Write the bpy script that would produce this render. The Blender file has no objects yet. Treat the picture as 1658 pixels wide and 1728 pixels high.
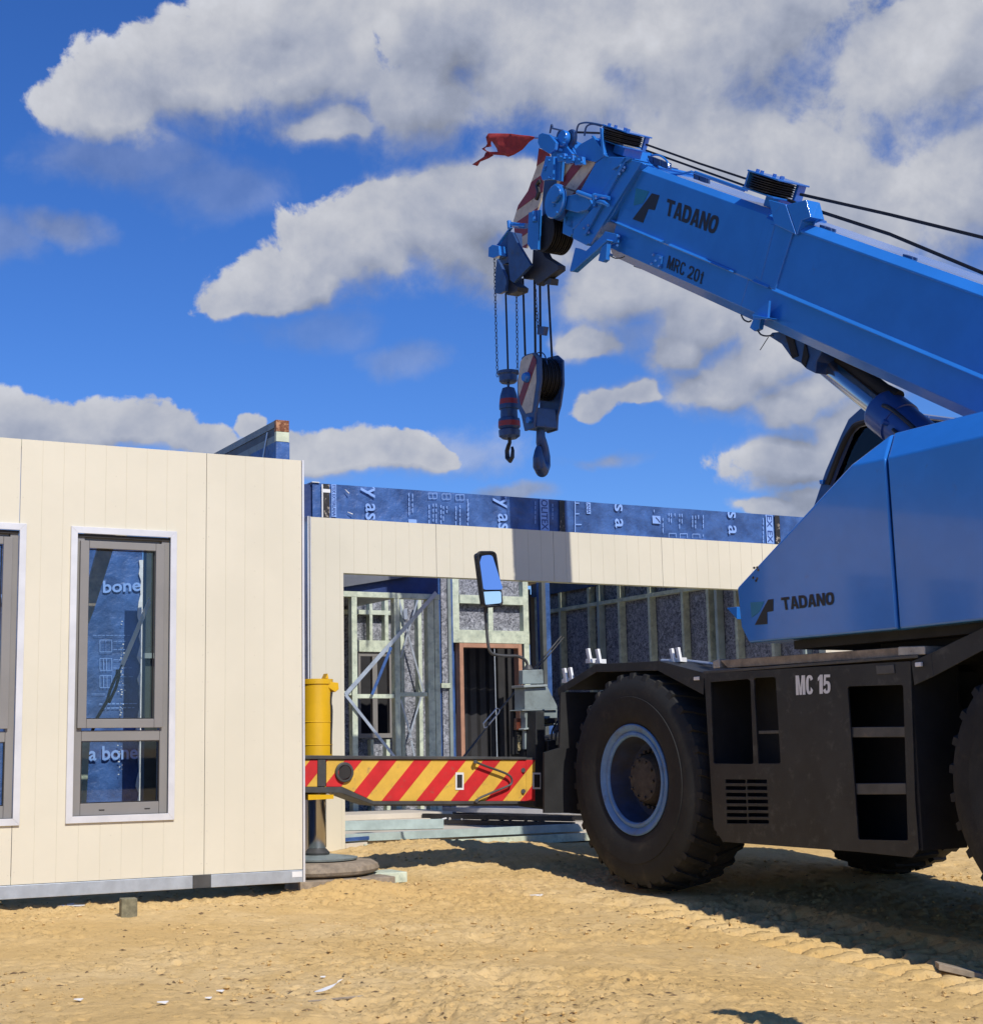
import bpy, bmesh, math, random
import numpy as np
from mathutils import Vector, Matrix
R = math.radians
random.seed(7)
SC = bpy.context.scene
COL = SC.collection

# ------------------------------------------------------------------ camera
FPX, PITCH, ROLL, CXP, CYP = 2523.3, .14816, -.01453, 703.8, 878.9
CAMH = 1.0
X_ = Vector((1, 0, 0)); U_ = Vector((0, -math.sin(PITCH), math.cos(PITCH))); F_ = Vector((0, math.cos(PITCH), math.sin(PITCH)))
RR = X_*math.cos(ROLL)+U_*math.sin(ROLL); UU = -X_*math.sin(ROLL)+U_*math.cos(ROLL)
cam_d = bpy.data.cameras.new('camera'); cam = bpy.data.objects.new('camera', cam_d); COL.objects.link(cam)
cam.matrix_world = Matrix(((RR.x, UU.x, -F_.x, 0), (RR.y, UU.y, -F_.y, 0), (RR.z, UU.z, -F_.z, CAMH), (0, 0, 0, 1)))
cam_d.sensor_fit = 'VERTICAL'; cam_d.sensor_height = 36; cam_d.lens = FPX/1728*36
cam_d.shift_x = (829-CXP)/1728; cam_d.shift_y = (CYP-864)/1728
cam_d.clip_start = .05; cam_d.clip_end = 5000
SC.camera = cam
SC.render.resolution_x = 982; SC.render.resolution_y = 1024

# ------------------------------------------------------------------ site axes: facade and crane directions
TH, AL = .46745, 1.0711
fd = Vector((math.cos(TH), math.sin(TH), 0)); fn = Vector((math.sin(TH), -math.cos(TH), 0))
cd = Vector((-math.cos(AL), math.sin(AL), 0)); cn = Vector((-math.sin(AL), -math.cos(AL), 0))
EYE = Vector((0, 0, CAMH)); ZV = Vector((0, 0, 1))
def ray(px, py): return F_+RR*((px-CXP)/FPX)-UU*((py-CYP)/FPX)
def hit(px, py, P0, n):
    r = ray(px, py); return EYE+r*((P0-EYE).dot(n)/r.dot(n))
def WF(u, k, z): return fd*u-fn*k+ZV*z           # facade frame
def WC(c, k, z): return cd*c-cn*k+ZV*z           # crane frame
def pf(px, py, k): h = hit(px, py, -fn*k, fn); return (h.dot(fd), h.z)
def ps(px, py, u): h = hit(px, py, fd*u, fd); return (-h.dot(fn), h.z)
def pc(px, py, k): h = hit(px, py, -cn*k, cn); return (h.dot(cd), h.z)
def px_(px, py, c): h = hit(px, py, cd*c, cd); return (-h.dot(cn), h.z)

# ------------------------------------------------------------------ sun
SUN_EL, SUN_D = R(44), R(-1.8)
sh = (-cd*math.cos(SUN_D)-cn*math.sin(SUN_D)).normalized()
sv = (sh*math.cos(SUN_EL)+ZV*math.sin(SUN_EL)).normalized()
sl = bpy.data.lights.new('sun', 'SUN'); sl.energy = 4.2; sl.angle = R(.53); sl.color = (1, .955, .88)
so = bpy.data.objects.new('sun', sl); COL.objects.link(so); so.rotation_euler = sv.to_track_quat('Z', 'Y').to_euler(); so.location = (6, -8, 12)
SC.view_settings.view_transform = 'Standard'; SC.view_settings.look = 'None'; SC.view_settings.exposure = 0.0; SC.view_settings.gamma = 1

# ------------------------------------------------------------------ node expression helper
class N:
    nt = None
    def __init__(s, sock): s.s = sock
    @staticmethod
    def v(x): return x.s if isinstance(x, N) else x
    @staticmethod
    def m(op, *a, clamp=False):
        n = N.nt.nodes.new('ShaderNodeMath'); n.operation = op; n.use_clamp = clamp
        for i, x in enumerate(a):
            x = N.v(x)
            if isinstance(x, (int, float)): n.inputs[i].default_value = x
            else: N.nt.links.new(x, n.inputs[i])
        return N(n.outputs[0])
    def __add__(s, o): return N.m('ADD', s, o)
    def __sub__(s, o): return N.m('SUBTRACT', s, o)
    def __mul__(s, o): return N.m('MULTIPLY', s, o)
    def __radd__(s, o): return N.m('ADD', o, s)
    def __rsub__(s, o): return N.m('SUBTRACT', o, s)
    def __rmul__(s, o): return N.m('MULTIPLY', o, s)
    def smooth(s, a, b):
        n = N.nt.nodes.new('ShaderNodeMapRange'); n.interpolation_type = 'SMOOTHSTEP'
        N.nt.links.new(s.s, n.inputs[0]); n.inputs[1].default_value = a; n.inputs[2].default_value = b; return N(n.outputs[0])
def vm(op, a, b=None, c=None, out=0):
    n = N.nt.nodes.new('ShaderNodeVectorMath'); n.operation = op
    for i, x in enumerate((a, b, c)):
        if x is None: continue
        if isinstance(x, (tuple, Vector)): n.inputs[i].default_value = tuple(x)
        else: N.nt.links.new(N.v(x), n.inputs[i])
    return N(n.outputs[out])
def noise(vec, scale, detail=5, rough=.5, dist=0, out='Fac'):
    n = N.nt.nodes.new('ShaderNodeTexNoise'); n.inputs['Scale'].default_value = scale; n.inputs['Detail'].default_value = detail
    n.inputs['Roughness'].default_value = rough; n.inputs['Distortion'].default_value = dist
    if vec is not None: N.nt.links.new(N.v(vec), n.inputs['Vector'])
    return N(n.outputs[out])
def mixc(f, a, b):
    n = N.nt.nodes.new('ShaderNodeMix'); n.data_type = 'RGBA'
    for i, x in ((0, f), (6, a), (7, b)):
        x = N.v(x)
        if isinstance(x, (int, float)): n.inputs[i].default_value = x
        elif isinstance(x, tuple): n.inputs[i].default_value = (*x, 1) if len(x) == 3 else x
        else: N.nt.links.new(x, n.inputs[i])
    return N(n.outputs[2])

# ------------------------------------------------------------------ world: Nishita sky with cumulus
wd = bpy.data.worlds.new('World'); SC.world = wd; wd.use_nodes = True
nt = wd.node_tree; nt.nodes.clear(); N.nt = nt
sky = nt.nodes.new('ShaderNodeTexSky'); sky.sky_type = 'NISHITA'; sky.sun_disc = False
sky.sun_elevation = SUN_EL; sky.sun_rotation = math.atan2(sv.x, sv.y); sky.air_density = 1.0; sky.dust_density = .3; sky.ozone_density = 3.0
tc = nt.nodes.new('ShaderNodeTexCoord'); D = N(tc.outputs['Generated'])
sep = nt.nodes.new('ShaderNodeSeparateXYZ'); nt.links.new(D.s, sep.inputs[0])
dx, dy, dz = (N(sep.outputs[i]) for i in range(3))
az = N.m('ARCTAN2', dx, dy); el = N.m('ARCSINE', dz)
cmb = nt.nodes.new('ShaderNodeCombineXYZ'); nt.links.new(az.s, cmb.inputs[0]); nt.links.new(el.s, cmb.inputs[1]); P = N(cmb.outputs[0])
def azel(px, py):
    r = ray(px, py).normalized(); return math.atan2(r.x, r.y), math.asin(r.z)
BL = [(200,185,150,95),(330,140,150,110),(480,90,230,130),(560,190,110,80),(700,150,210,130),(930,110,300,190),(1250,60,350,200),(1550,120,330,230),
      (1600,330,250,210),(1380,380,240,200),(1120,300,190,160),(430,515,90,34),(490,495,130,62),(610,440,160,118),(740,400,190,125),(880,420,170,130),(980,330,150,110),(1050,480,190,120),(1190,530,180,110),(1350,570,220,100),
      (985,572,90,44,.05),(1225,650,165,74),(1340,668,140,62),(1165,655,80,46),(1400,640,120,70),(990,684,62,40,.12),(1045,668,52,40,.12),(1600,620,140,80),
      (1330,762,130,56),(1440,735,120,70),(1370,835,95,50),(1300,860,90,25),
      (30,735,190,62),(190,735,170,62),(310,762,110,48),(560,775,170,60),(680,762,100,50),(745,770,50,38),(410,722,36,26),
      (480,790,120,40),(800,345,170,115),(880,300,120,90),(690,385,130,90),(1250,290,360,220),(1450,420,260,160),(1300,600,200,110),(1130,590,90,60),(1350,785,160,75),(1450,715,150,90),(1400,855,140,70),(1030,60,330,130),(760,60,200,120)]
# warp the lookup so no cloud keeps a plain outline
wn = noise(P, 7, 5, .6, out='Color')
wv = vm('MULTIPLY_ADD', wn, (.085, .065, 0), (-.0425, -.0325, 0))
Pw = vm('ADD', P, wv)
def field(Q):
    best = None
    for q in BL:
        x, y, rx, ry = q[:4]
        a, e = azel(x, y); sx = 1/(rx/FPX*1.0/math.cos(e)); sy = 1/(ry/FPX)
        d = vm('LENGTH', vm('MULTIPLY_ADD', Q, (sx, sy, 0), (-a*sx, -e*sy, 0)), out=1)
        if len(q) > 4: d = d+q[4]
        best = d if best is None else N.m('SMOOTH_MIN', best, d, .2)
    return 1-best                             # >0 inside a cloud bank
WISP = [(92,386,120,42,.55),(0,405,90,55,.4),(690,602,110,42,.35),(1010,773,95,30,.75),(870,836,110,24,.8),(380,305,190,70,.28),(540,560,170,45,.25),(200,262,230,70,.35),(1120,560,160,60,.5),(1250,480,200,70,.5),(800,760,120,60,.5)]
g = field(Pw); gu = field(vm('ADD', Pw, (-.006, .020, 0)))
low = N.m('MINIMUM', N.m('MAXIMUM', (gu-g)*2.2, -.5), 1.)   # >0 on the under side of a bank
far = noise(D, 2.6, 4, .5).smooth(.46, .62)   # cloud field for the rest of the sky
inview = N.m('ABSOLUTE', az-.05).smooth(.42, .62)
g = N.m('MINIMUM', g+inview*far*1.2, .85)
n1 = noise(P, 19, 11, .62, .25)
nl = noise(P, 8, 6, .55, .1); nl2 = noise(vm('ADD', P, (-.012, .022, 0)), 8, 6, .55, .1)
n2 = noise(vm('ADD', P, (-.0025, .005, 0)), 19, 11, .62, .25)
dens = g+(n1-.5)*1.75+(nl-.5)*1.1
ww = N.m('MAXIMUM', .52+low*.7, .2)
cov = N.m('DIVIDE', dens, ww, clamp=True); cov = cov*cov*(3-2*cov)
for x, y, rx, ry, am in WISP:
    a, e = azel(x, y); sx = 1/(rx/FPX/math.cos(e)); sy = 1/(ry/FPX)
    d = vm('LENGTH', vm('MULTIPLY_ADD', Pw, (sx, sy, 0), (-a*sx, -e*sy, 0)), out=1)
    wsp = (1-d)+(n1-.5)*1.3+(nl-.5)*.8
    cov = N.m('MAXIMUM', cov, wsp.smooth(.05, .8)*am)
deep = dens.smooth(.15, 1.0)
val = N.m('ADD', .475, (nl-nl2)*.8)+(n1-n2)*.26-low*.15+(1-deep)*.01-deep*noise(P, 4.0, 3, .5).smooth(.4, .68)*.13
val = N.m('MINIMUM', N.m('MAXIMUM', val, .27), .70)
ccol = mixc(val.smooth(.35, .62), (.84, .93, 1.18), (.97, .99, 1.06))
cc = vm('SCALE', ccol); nt.links.new(val.s, cc.s.node.inputs['Scale'])
hs = nt.nodes.new('ShaderNodeHueSaturation'); hs.inputs['Saturation'].default_value = 1.22; hs.inputs['Value'].default_value = 1.0
nt.links.new(sky.outputs[0], hs.inputs['Color']); tint = vm('MULTIPLY', N(hs.outputs[0]), (.74, .97, 1.52))
bgs = nt.nodes.new('ShaderNodeBackground'); bgs.inputs['Strength'].default_value = .085; nt.links.new(tint.s, bgs.inputs['Color'])
bgc = nt.nodes.new('ShaderNodeBackground'); nt.links.new(cc.s, bgc.inputs['Color'])
mx = nt.nodes.new('ShaderNodeMixShader'); nt.links.new((cov*.96).s, mx.inputs[0]); nt.links.new(bgs.outputs[0], mx.inputs[1]); nt.links.new(bgc.outputs[0], mx.inputs[2])
wo = nt.nodes.new('ShaderNodeOutputWorld'); nt.links.new(mx.outputs[0], wo.inputs[0])

# ------------------------------------------------------------------ materials
MATS = {}
def mat(name, col, rough=.5, metal=0., var=.12, vs=6., bump=0., bs=60., coat=0., spec=.5, dirt=None, ds=3., dcut=(.55, .75), bdist=.004, tint=None):
    if name in MATS: return MATS[name]
    m = bpy.data.materials.new(name); m.use_nodes = True; MATS[name] = m
    t = m.node_tree; N.nt = t; b = t.nodes['Principled BSDF']
    tcn = t.nodes.new('ShaderNodeTexCoord'); O = N(tcn.outputs['Object'])
    n = noise(O, vs, 6, .6)
    dark = tuple(c*(1-var) for c in col); lite = tuple(min(1, c*(1+var)) for c in (tint or col))
    c = mixc(n.smooth(.3, .7), dark, lite)
    if dirt:
        dm = noise(vm('ADD', O, (3.1, 1.7, .4)), ds, 9, .68).smooth(*dcut)
        c = mixc(dm, c, dirt)
    t.links.new(c.s, b.inputs['Base Color'])
    rr = N.m('ADD', rough-.06, noise(O, vs*2.3, 4, .6)*.12, clamp=True); t.links.new(rr.s, b.inputs['Roughness'])
    b.inputs['Metallic'].default_value = metal; b.inputs['Coat Weight'].default_value = coat; b.inputs['Coat Roughness'].default_value = .06
    b.inputs['Specular IOR Level'].default_value = spec
    if bump:
        bn = t.nodes.new('ShaderNodeBump'); bn.inputs['Strength'].default_value = bump; bn.inputs['Distance'].default_value = bdist
        t.links.new(noise(O, bs, 6, .6).s, bn.inputs['Height']); t.links.new(bn.outputs[0], b.inputs['Normal'])
    return m
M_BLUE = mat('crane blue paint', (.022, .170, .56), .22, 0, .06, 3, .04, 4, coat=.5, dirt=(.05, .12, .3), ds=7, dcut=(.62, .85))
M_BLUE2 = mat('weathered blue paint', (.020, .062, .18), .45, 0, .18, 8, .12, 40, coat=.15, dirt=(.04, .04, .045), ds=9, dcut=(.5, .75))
M_BLK = mat('satin black chassis paint', (.016, .0175, .0178), .55, 0, .25, 5, .35, 240, dirt=(.050, .050, .045), ds=11, dcut=(.54, .72))
M_DARK = mat('dark underbody grime', (.012, .012, .012), .8, 0, .3, 5, .2, 60)
M_RUB = mat('tyre rubber', (.0085, .009, .0092), .8, 0, .25, 7, .3, 90, dirt=(.055, .046, .032), ds=6, dcut=(.5, .88))
M_RIM = mat('rim pale blue paint', (.10, .215, .40), .5, 0, .12, 8, .1, 60, dirt=(.10, .09, .07), ds=8, dcut=(.5, .8))
M_HUB = mat('dusty hub', (.05, .042, .034), .85, 0, .3, 20, .4, 80)
M_YEL = mat('yellow jack paint', (.72, .42, .01), .4, 0, .06, 6, .1, 50, coat=.2, dirt=(.12, .07, .02), ds=26, dcut=(.68, .8))
M_SYEL = mat('sign yellow', (.68, .41, .06), .5, 0, .10, 8, 0, dirt=(.30, .20, .09), ds=18, dcut=(.55, .78))
M_SRED = mat('sign red', (.56, .02, .022), .5, 0, .12, 8, 0, dirt=(.33, .09, .06), ds=18, dcut=(.55, .78))
M_GREY = mat('grey green machine paint', (.22, .26, .25), .5, 0, .12, 7, .15, 60, dirt=(.08, .08, .07), ds=8, dcut=(.5, .8))
M_DGR = mat('dark grey steel', (.07, .07, .068), .5, .2, .2, 7, .2, 70, dirt=(.13, .11, .085), ds=9)
M_CHR = mat('chromed rod', (.50, .50, .51), .16, 1, .04, 5)
M_ROPE = mat('greased wire rope', (.012, .012, .014), .5, .4, .2, 30, .6, 400)
M_CHAIN = mat('chain steel', (.06, .06, .065), .45, .7, .3, 30)
M_STRW = mat('cream stripe paint', (.52, .47, .38), .5, 0, .12, 14, 0, dirt=(.2, .16, .13), ds=16)
M_STRR = mat('maroon stripe paint', (.20, .03, .035), .5, 0, .15, 14, 0, dirt=(.10, .05, .05), ds=16)
M_WHT = mat('white paint', (.72, .72, .70), .5, 0, .06, 9)
M_INK = mat('black decal', (.010, .010, .012), .5, 0, .1, 9)
M_TEAL = mat('teal decal', (.012, .16, .30), .4, 0, .1, 9)
M_FLAG = mat('torn red cloth', (.26, .02, .018), .8, 0, .2, 14, .4, 120)
M_ORG = mat('amber lens', (.12, .032, .016), .3, 0, .1, 20)
M_CREAM = mat('cream primed cladding', (.648, .598, .462), .62, 0, .018, 1.3, .05, 30, tint=(.668, .615, .478))
M_GROOVE = mat('cladding groove', (.60, .55, .43), .8, 0, .04, 3)
M_TRIM = mat('galvanised trim', (.68, .67, .66), .42, .25, .07, 5, .05, 40)
M_GALV = mat('galvanised channel', (.50, .55, .60), .38, .55, .12, 9, .06, 60)
M_WIN = mat('taupe window frame', (.225, .212, .195), .45, 0, .04, 4, .03, 60)
M_GASK = mat('dark gap', (.02, .017, .015), .7)
M_WRAP = mat('blue wall wrap', (.030, .080, .245), .42, 0, .25, 5, .9, 5, tint=(.045, .11, .30), bdist=.03, dirt=(.06, .13, .33), ds=2.2, dcut=(.5, .8))
M_WRAPT = mat('wrap print', (.24, .40, .78), .5, 0, .06, 9)
M_WRAPD = mat('grey panel shade side', (.28, .30, .33), .6, 0, .12, 3)
M_TIM = mat('treated pine', (.56, .61, .47), .7, 0, .16, 9, .2, 80, dirt=(.24, .30, .25), ds=14, dcut=(.45, .8))
M_TIMB = mat('weathered timber', (.30, .24, .17), .8, 0, .25, 12, .4, 90, dirt=(.12, .10, .08), ds=10, dcut=(.45, .8))
M_TEALT = mat('blue green treated timber', (.38, .46, .43), .7, 0, .14, 8, .2, 80)
M_DOOR = mat('primed door jamb', (.42, .22, .14), .6, 0, .12, 9)
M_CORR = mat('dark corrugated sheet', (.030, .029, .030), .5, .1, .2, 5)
M_RUST = mat('rusty plate', (.45, .23, .12), .8, 0, .2, 20, .3, 80, dirt=(.16, .05, .02), ds=26, dcut=(.42, .55))
M_CONC = mat('deck sheet', (.60, .53, .42), .7, 0, .08, 3, .1, 60)
M_SLATE = mat('grey roofing', (.16, .17, .19), .5, .2, .15, 4)
M_LITTER = mat('white scrap', (.75, .73, .68), .6, 0, .06, 12)
M_BLKM = mat('black steel section', (.030, .030, .033), .4, .3, .3, 9)
M_MIRB = mat('mirror shell', (.012, .012, .013), .4)
M_MIR = mat('mirror face', (.85, .87, .9), .03, 1, 0.01, 3)
# insulation blanket: speckled grey
def insul():
    m = bpy.data.materials.new('speckled insulation'); m.use_nodes = True; t = m.node_tree; N.nt = t; b = t.nodes['Principled BSDF']
    tcn = t.nodes.new('ShaderNodeTexCoord'); O = N(tcn.outputs['Object'])
    n = noise(O, 26, 6, .7, 1.2); k = n.smooth(.32, .72); q = noise(O, 3, 3, .5)
    c = mixc(k, (.06, .065, .08), (.46, .47, .52)); t.links.new(c.s, b.inputs['Base Color']); b.inputs['Roughness'].default_value = .8
    bn = t.nodes.new('ShaderNodeBump'); bn.inputs['Strength'].default_value = .6; bn.inputs['Distance'].default_value = .02
    t.links.new((n+q).s, bn.inputs['Height']); t.links.new(bn.outputs[0], b.inputs['Normal']); return m
M_INS = insul()
def glass():
    m = bpy.data.materials.new('window glass'); m.use_nodes = True; t = m.node_tree; t.nodes.clear()
    o = t.nodes.new('ShaderNodeOutputMaterial'); mxs = t.nodes.new('ShaderNodeMixShader'); tr = t.nodes.new('ShaderNodeBsdfTransparent'); gl = t.nodes.new('ShaderNodeBsdfGlossy')
    fr = t.nodes.new('ShaderNodeFresnel'); fr.inputs[0].default_value = 1.45; gl.inputs['Roughness'].default_value = .02; tr.inputs[0].default_value = (.88, .92, .92, 1)
    t.links.new(fr.outputs[0], mxs.inputs[0]); t.links.new(tr.outputs[0], mxs.inputs[1]); t.links.new(gl.outputs[0], mxs.inputs[2]); t.links.new(mxs.outputs[0], o.inputs[0]); return m
M_GLASS = glass()
def sand():
    m = bpy.data.materials.new('building sand'); m.use_nodes = True; t = m.node_tree; N.nt = t; b = t.nodes['Principled BSDF']
    tcn = t.nodes.new('ShaderNodeTexCoord'); O = N(tcn.outputs['Object'])
    a = noise(O, .55, 5, .6); c2 = noise(O, 5, 8, .65); c3 = noise(O, 70, 4, .7); c4 = noise(O, 17, 7, .7)
    c = mixc(a.smooth(.35, .65), (.66, .435, .168), (.72, .515, .245))
    c = mixc(c2.smooth(.38, .75), c, (.62, .415, .165))
    c = mixc(c4.smooth(.60, .70)*.7, c, (.26, .17, .065))
    gr = noise(O, 150, 3, .7); c = mixc(gr.smooth(.60, .72)*.55, c, (.34, .22, .085)); c = mixc(c3.smooth(.60, .75)*.5, c, (.72, .57, .36))
    t.links.new(c.s, b.inputs['Base Color']); b.inputs['Roughness'].default_value = .95; b.inputs['Specular IOR Level'].default_value = .15
    bn = t.nodes.new('ShaderNodeBump'); bn.inputs['Strength'].default_value = .75; bn.inputs['Distance'].default_value = .010
    pit = noise(O, 26, 5, .75).smooth(.60, .68); fine = noise(O, 60, 6, .8)
    t.links.new((c4*1.3+fine*.9+c3*.3-pit*.9).s, bn.inputs['Height']); t.links.new(bn.outputs[0], b.inputs['Normal']); return m
M_SAND = sand()

# ------------------------------------------------------------------ object helpers
BASE = {}
def thing(name, label, cat, loc, group=None, kind=None):
    o = bpy.data.objects.new(name, None); COL.objects.link(o); o.location = loc; o.empty_display_size = .1
    BASE[o] = Vector(loc); o['label'] = label; o['category'] = cat
    if group: o['group'] = group
    return o
def tag(o, label, cat, group=None):
    o['label'] = label; o['category'] = cat
    if group: o['group'] = group
    return o
SPLIT = {'pivot_disc', 'deck_fitting', 'mudflap_clip', 'pin', 'sheave_post', 'marker_light', 'bracket', 'head_plate', 'housing_flange', 'machinery_housing', 'bolt', 'guide_sheave', 'clamp', 'cable', 'hydraulic_hose', 'hose',
         'drain_slot', 'collar_rib', 'reinforcing_strip', 'jib_head', 'rope_guard', 'underside_block', 'chain_bracket', 'axle_cap', 'hoist_rope', 'guard_rail', 'lug', 'red_band', 'hose_bracket', 'rope_guard_bracket', 'pin_hole',
         'top_bracket', 'hatch', 'data_plate', 'mount_recess', 'end_bracket', 'edge_trim', 'black_tape_strip', 'base_channel', 'pin_hole_border', 'rope_keeper', 'latch_hole', 'cab_body', 'rod', 'axle', 'turntable_frame', 'head_sheave', 'sheave'}
class MB:
    def __init__(s): s.v = []; s.f = []; s.mi = []; s.seg = []
    def add(s, vs, fs, mi=0):
        b = len(s.v); s.seg.append((b, len(s.f))); s.v += [Vector(v) for v in vs]; s.f += [tuple(b+i for i in f) for f in fs]; s.mi += [mi]*len(fs); return s
    def hexa(s, p, mi=0):        # p: 4 bottom + 4 top
        return s.add(p, [(3, 2, 1, 0), (4, 5, 6, 7), (0, 1, 5, 4), (1, 2, 6, 5), (2, 3, 7, 6), (3, 0, 4, 7)], mi)
    def fbox(s, u0, u1, k0, k1, z0, z1, mi=0):
        return s.hexa([WF(u0, k0, z0), WF(u1, k0, z0), WF(u1, k1, z0), WF(u0, k1, z0), WF(u0, k0, z1), WF(u1, k0, z1), WF(u1, k1, z1), WF(u0, k1, z1)], mi)
    def cbox(s, c0, c1, k0, k1, z0, z1, mi=0):
        return s.hexa([WC(c0, k0, z0), WC(c1, k0, z0), WC(c1, k1, z0), WC(c0, k1, z0), WC(c0, k0, z1), WC(c1, k0, z1), WC(c1, k1, z1), WC(c0, k1, z1)], mi)
    def prism(s, pts, ext, mi=0):
        n = len(pts); ext = Vector(ext); pts = [Vector(p) for p in pts]
        return s.add(pts+[p+ext for p in pts], [tuple(range(n-1, -1, -1)), tuple(range(n, 2*n))]+[(i, (i+1) % n, n+(i+1) % n, n+i) for i in range(n)], mi)
    def cp(s, pxs, k0, k1, mi=0, off=0):  # outline traced on the crane-side plane k0, thickened to k1
        pts = [WC(*(lambda q: (q[0], k0+off, q[1]))(pc(x, y, k0))) for x, y in pxs]
        return s.prism(pts, -cn*(k1-k0), mi)
    def fp(s, pxs, k0, k1, mi=0):
        pts = [WF(*(lambda q: (q[0], k0, q[1]))(pf(x, y, k0))) for x, y in pxs]
        return s.prism(pts, -fn*(k1-k0), mi)
    def xp(s, pxs, c0, c1, mi=0):
        pts = [WC(c0, *px_(x, y, c0)) for x, y in pxs]
        return s.prism(pts, cd*(c1-c0), mi)
    def cyl(s, a, b, r0, r1=None, n=20, cap=True, mi=0):
        a = Vector(a); b = Vector(b); r1 = r0 if r1 is None else r1; d = (b-a).normalized()
        t = d.orthogonal().normalized(); w = d.cross(t)
        ring = lambda p, r: [p+(t*math.cos(2*math.pi*i/n)+w*math.sin(2*math.pi*i/n))*r for i in range(n)]
        fs = [(i, (i+1) % n, n+(i+1) % n, n+i) for i in range(n)]
        if cap: fs += [tuple(range(n-1, -1, -1)), tuple(range(n, 2*n))]
        return s.add(ring(a, r0)+ring(b, r1), fs, mi)
    def lathe(s, o, ax, prof, n=48, mi=0, close=False):   # prof: (distance along axis, radius)
        ax = Vector(ax).normalized(); t = ax.orthogonal().normalized(); w = ax.cross(t); o = Vector(o); vs = []; m = len(prof)
        for d, r in prof: vs += [o+ax*d+(t*math.cos(2*math.pi*i/n)+w*math.sin(2*math.pi*i/n))*r for i in range(n)]
        fs = [(j*n+i, j*n+(i+1) % n, ((j+1) % m)*n+(i+1) % n, ((j+1) % m)*n+i) for j in range(m if close else m-1) for i in range(n)]
        return s.add(vs, fs, mi)
    def tube(s, pts, r, n=8, mi=0, sub=1):
        pts = [Vector(p) for p in pts]
        if sub > 1 and len(pts) > 2:
            q = []
            for i in range(len(pts)-1):
                p0 = pts[max(i-1, 0)]; p1 = pts[i]; p2 = pts[i+1]; p3 = pts[min(i+2, len(pts)-1)]
                for j in range(sub):
                    t = j/sub; q.append(.5*((2*p1)+(p2-p0)*t+(2*p0-5*p1+4*p2-p3)*t*t+(3*p1-p0-3*p2+p3)*t**3))
            pts = q+[pts[-1]]
        rs = r if isinstance(r, (list, tuple)) else [r]*len(pts)
        if len(rs) != len(pts): rs = [rs[min(int(i*len(rs)/len(pts)), len(rs)-1)] for i in range(len(pts))]
        vs = []; t0 = None
        for i, p in enumerate(pts):
            d = (pts[min(i+1, len(pts)-1)]-pts[max(i-1, 0)]).normalized()
            if t0 is None: t0 = d.orthogonal().normalized()
            t0 = (t0-d*t0.dot(d)).normalized(); w = d.cross(t0)
            vs += [p+(t0*math.cos(2*math.pi*a/n)+w*math.sin(2*math.pi*a/n))*rs[i] for a in range(n)]
        m = len(pts); fs = [(j*n+i, j*n+(i+1) % n, (j+1)*n+(i+1) % n, (j+1)*n+i) for j in range(m-1) for i in range(n)]
        fs += [tuple(range(n-1, -1, -1)), tuple(range((m-1)*n, m*n))]
        return s.add(vs, fs, mi)
    def build(s, name, m, parent=None, bevel=0, smooth=True, seg=2, root=None):
        if name in SPLIT and len(s.seg) > 1 and parent is not None:
            for i, (v0, f0) in enumerate(s.seg):
                v1, f1 = s.seg[i+1] if i+1 < len(s.seg) else (len(s.v), len(s.f))
                q = MB(); q.v = s.v[v0:v1]; q.f = [tuple(a-v0 for a in f) for f in s.f[f0:f1]]; q.mi = s.mi[f0:f1]; o = q.build(name, m, parent, bevel, smooth, seg, root)
            return o
        rt = root or parent
        base = BASE.get(rt, None)
        if base is None and rt is not None: base = BASE[rt.parent] if rt.parent in BASE else Vector((0, 0, 0))
        if rt is None:
            base = sum(s.v, Vector())/len(s.v); base.z = min(v.z for v in s.v)
        me = bpy.data.meshes.new(name); me.from_pydata([tuple(v-base) for v in s.v], [], s.f)
        for mm in (m if isinstance(m, (list, tuple)) else [m]): me.materials.append(mm)
        for p, i in zip(me.polygons, s.mi): p.material_index = i
        bm = bmesh.new(); bm.from_mesh(me); bmesh.ops.recalc_face_normals(bm, faces=bm.faces); bm.to_mesh(me); bm.free()
        if smooth: me.polygons.foreach_set('use_smooth', [True]*len(me.polygons)); me.set_sharp_from_angle(angle=R(32))
        o = bpy.data.objects.new(name, me); COL.objects.link(o)
        if parent is not None: o.parent = parent
        if rt is None: o.location = base
        BASE[o] = base
        if bevel:
            bv = o.modifiers.new('bevel', 'BEVEL'); bv.width = bevel; bv.segments = seg; bv.limit_method = 'ANGLE'; bv.angle_limit = R(35); bv.harden_normals = True
        return o
def clip(poly, win):             # convex clip of 2-D polygons (win convex)
    ar = sum(win[i][0]*win[(i+1) % len(win)][1]-win[(i+1) % len(win)][0]*win[i][1] for i in range(len(win)))
    if ar < 0: win = win[::-1]
    out = list(poly)
    for i in range(len(win)):
        a, b = win[i], win[(i+1) % len(win)]; ins = lambda p: (b[0]-a[0])*(p[1]-a[1])-(b[1]-a[1])*(p[0]-a[0]) >= 0
        src, out = out, []
        for j in range(len(src)):
            p, q = src[j], src[(j+1) % len(src)]
            if ins(p) != ins(q):
                d1 = (b[0]-a[0])*(p[1]-a[1])-(b[1]-a[1])*(p[0]-a[0]); d2 = (b[0]-a[0])*(q[1]-a[1])-(b[1]-a[1])*(q[0]-a[0]); t = d1/(d1-d2)
                x = (p[0]+(q[0]-p[0])*t, p[1]+(q[1]-p[1])*t)
                if ins(p): out += [p, x] if False else [x]
                else: out += [x]
            if ins(q): out.append(q)
        if not out: return []
    return out
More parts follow.
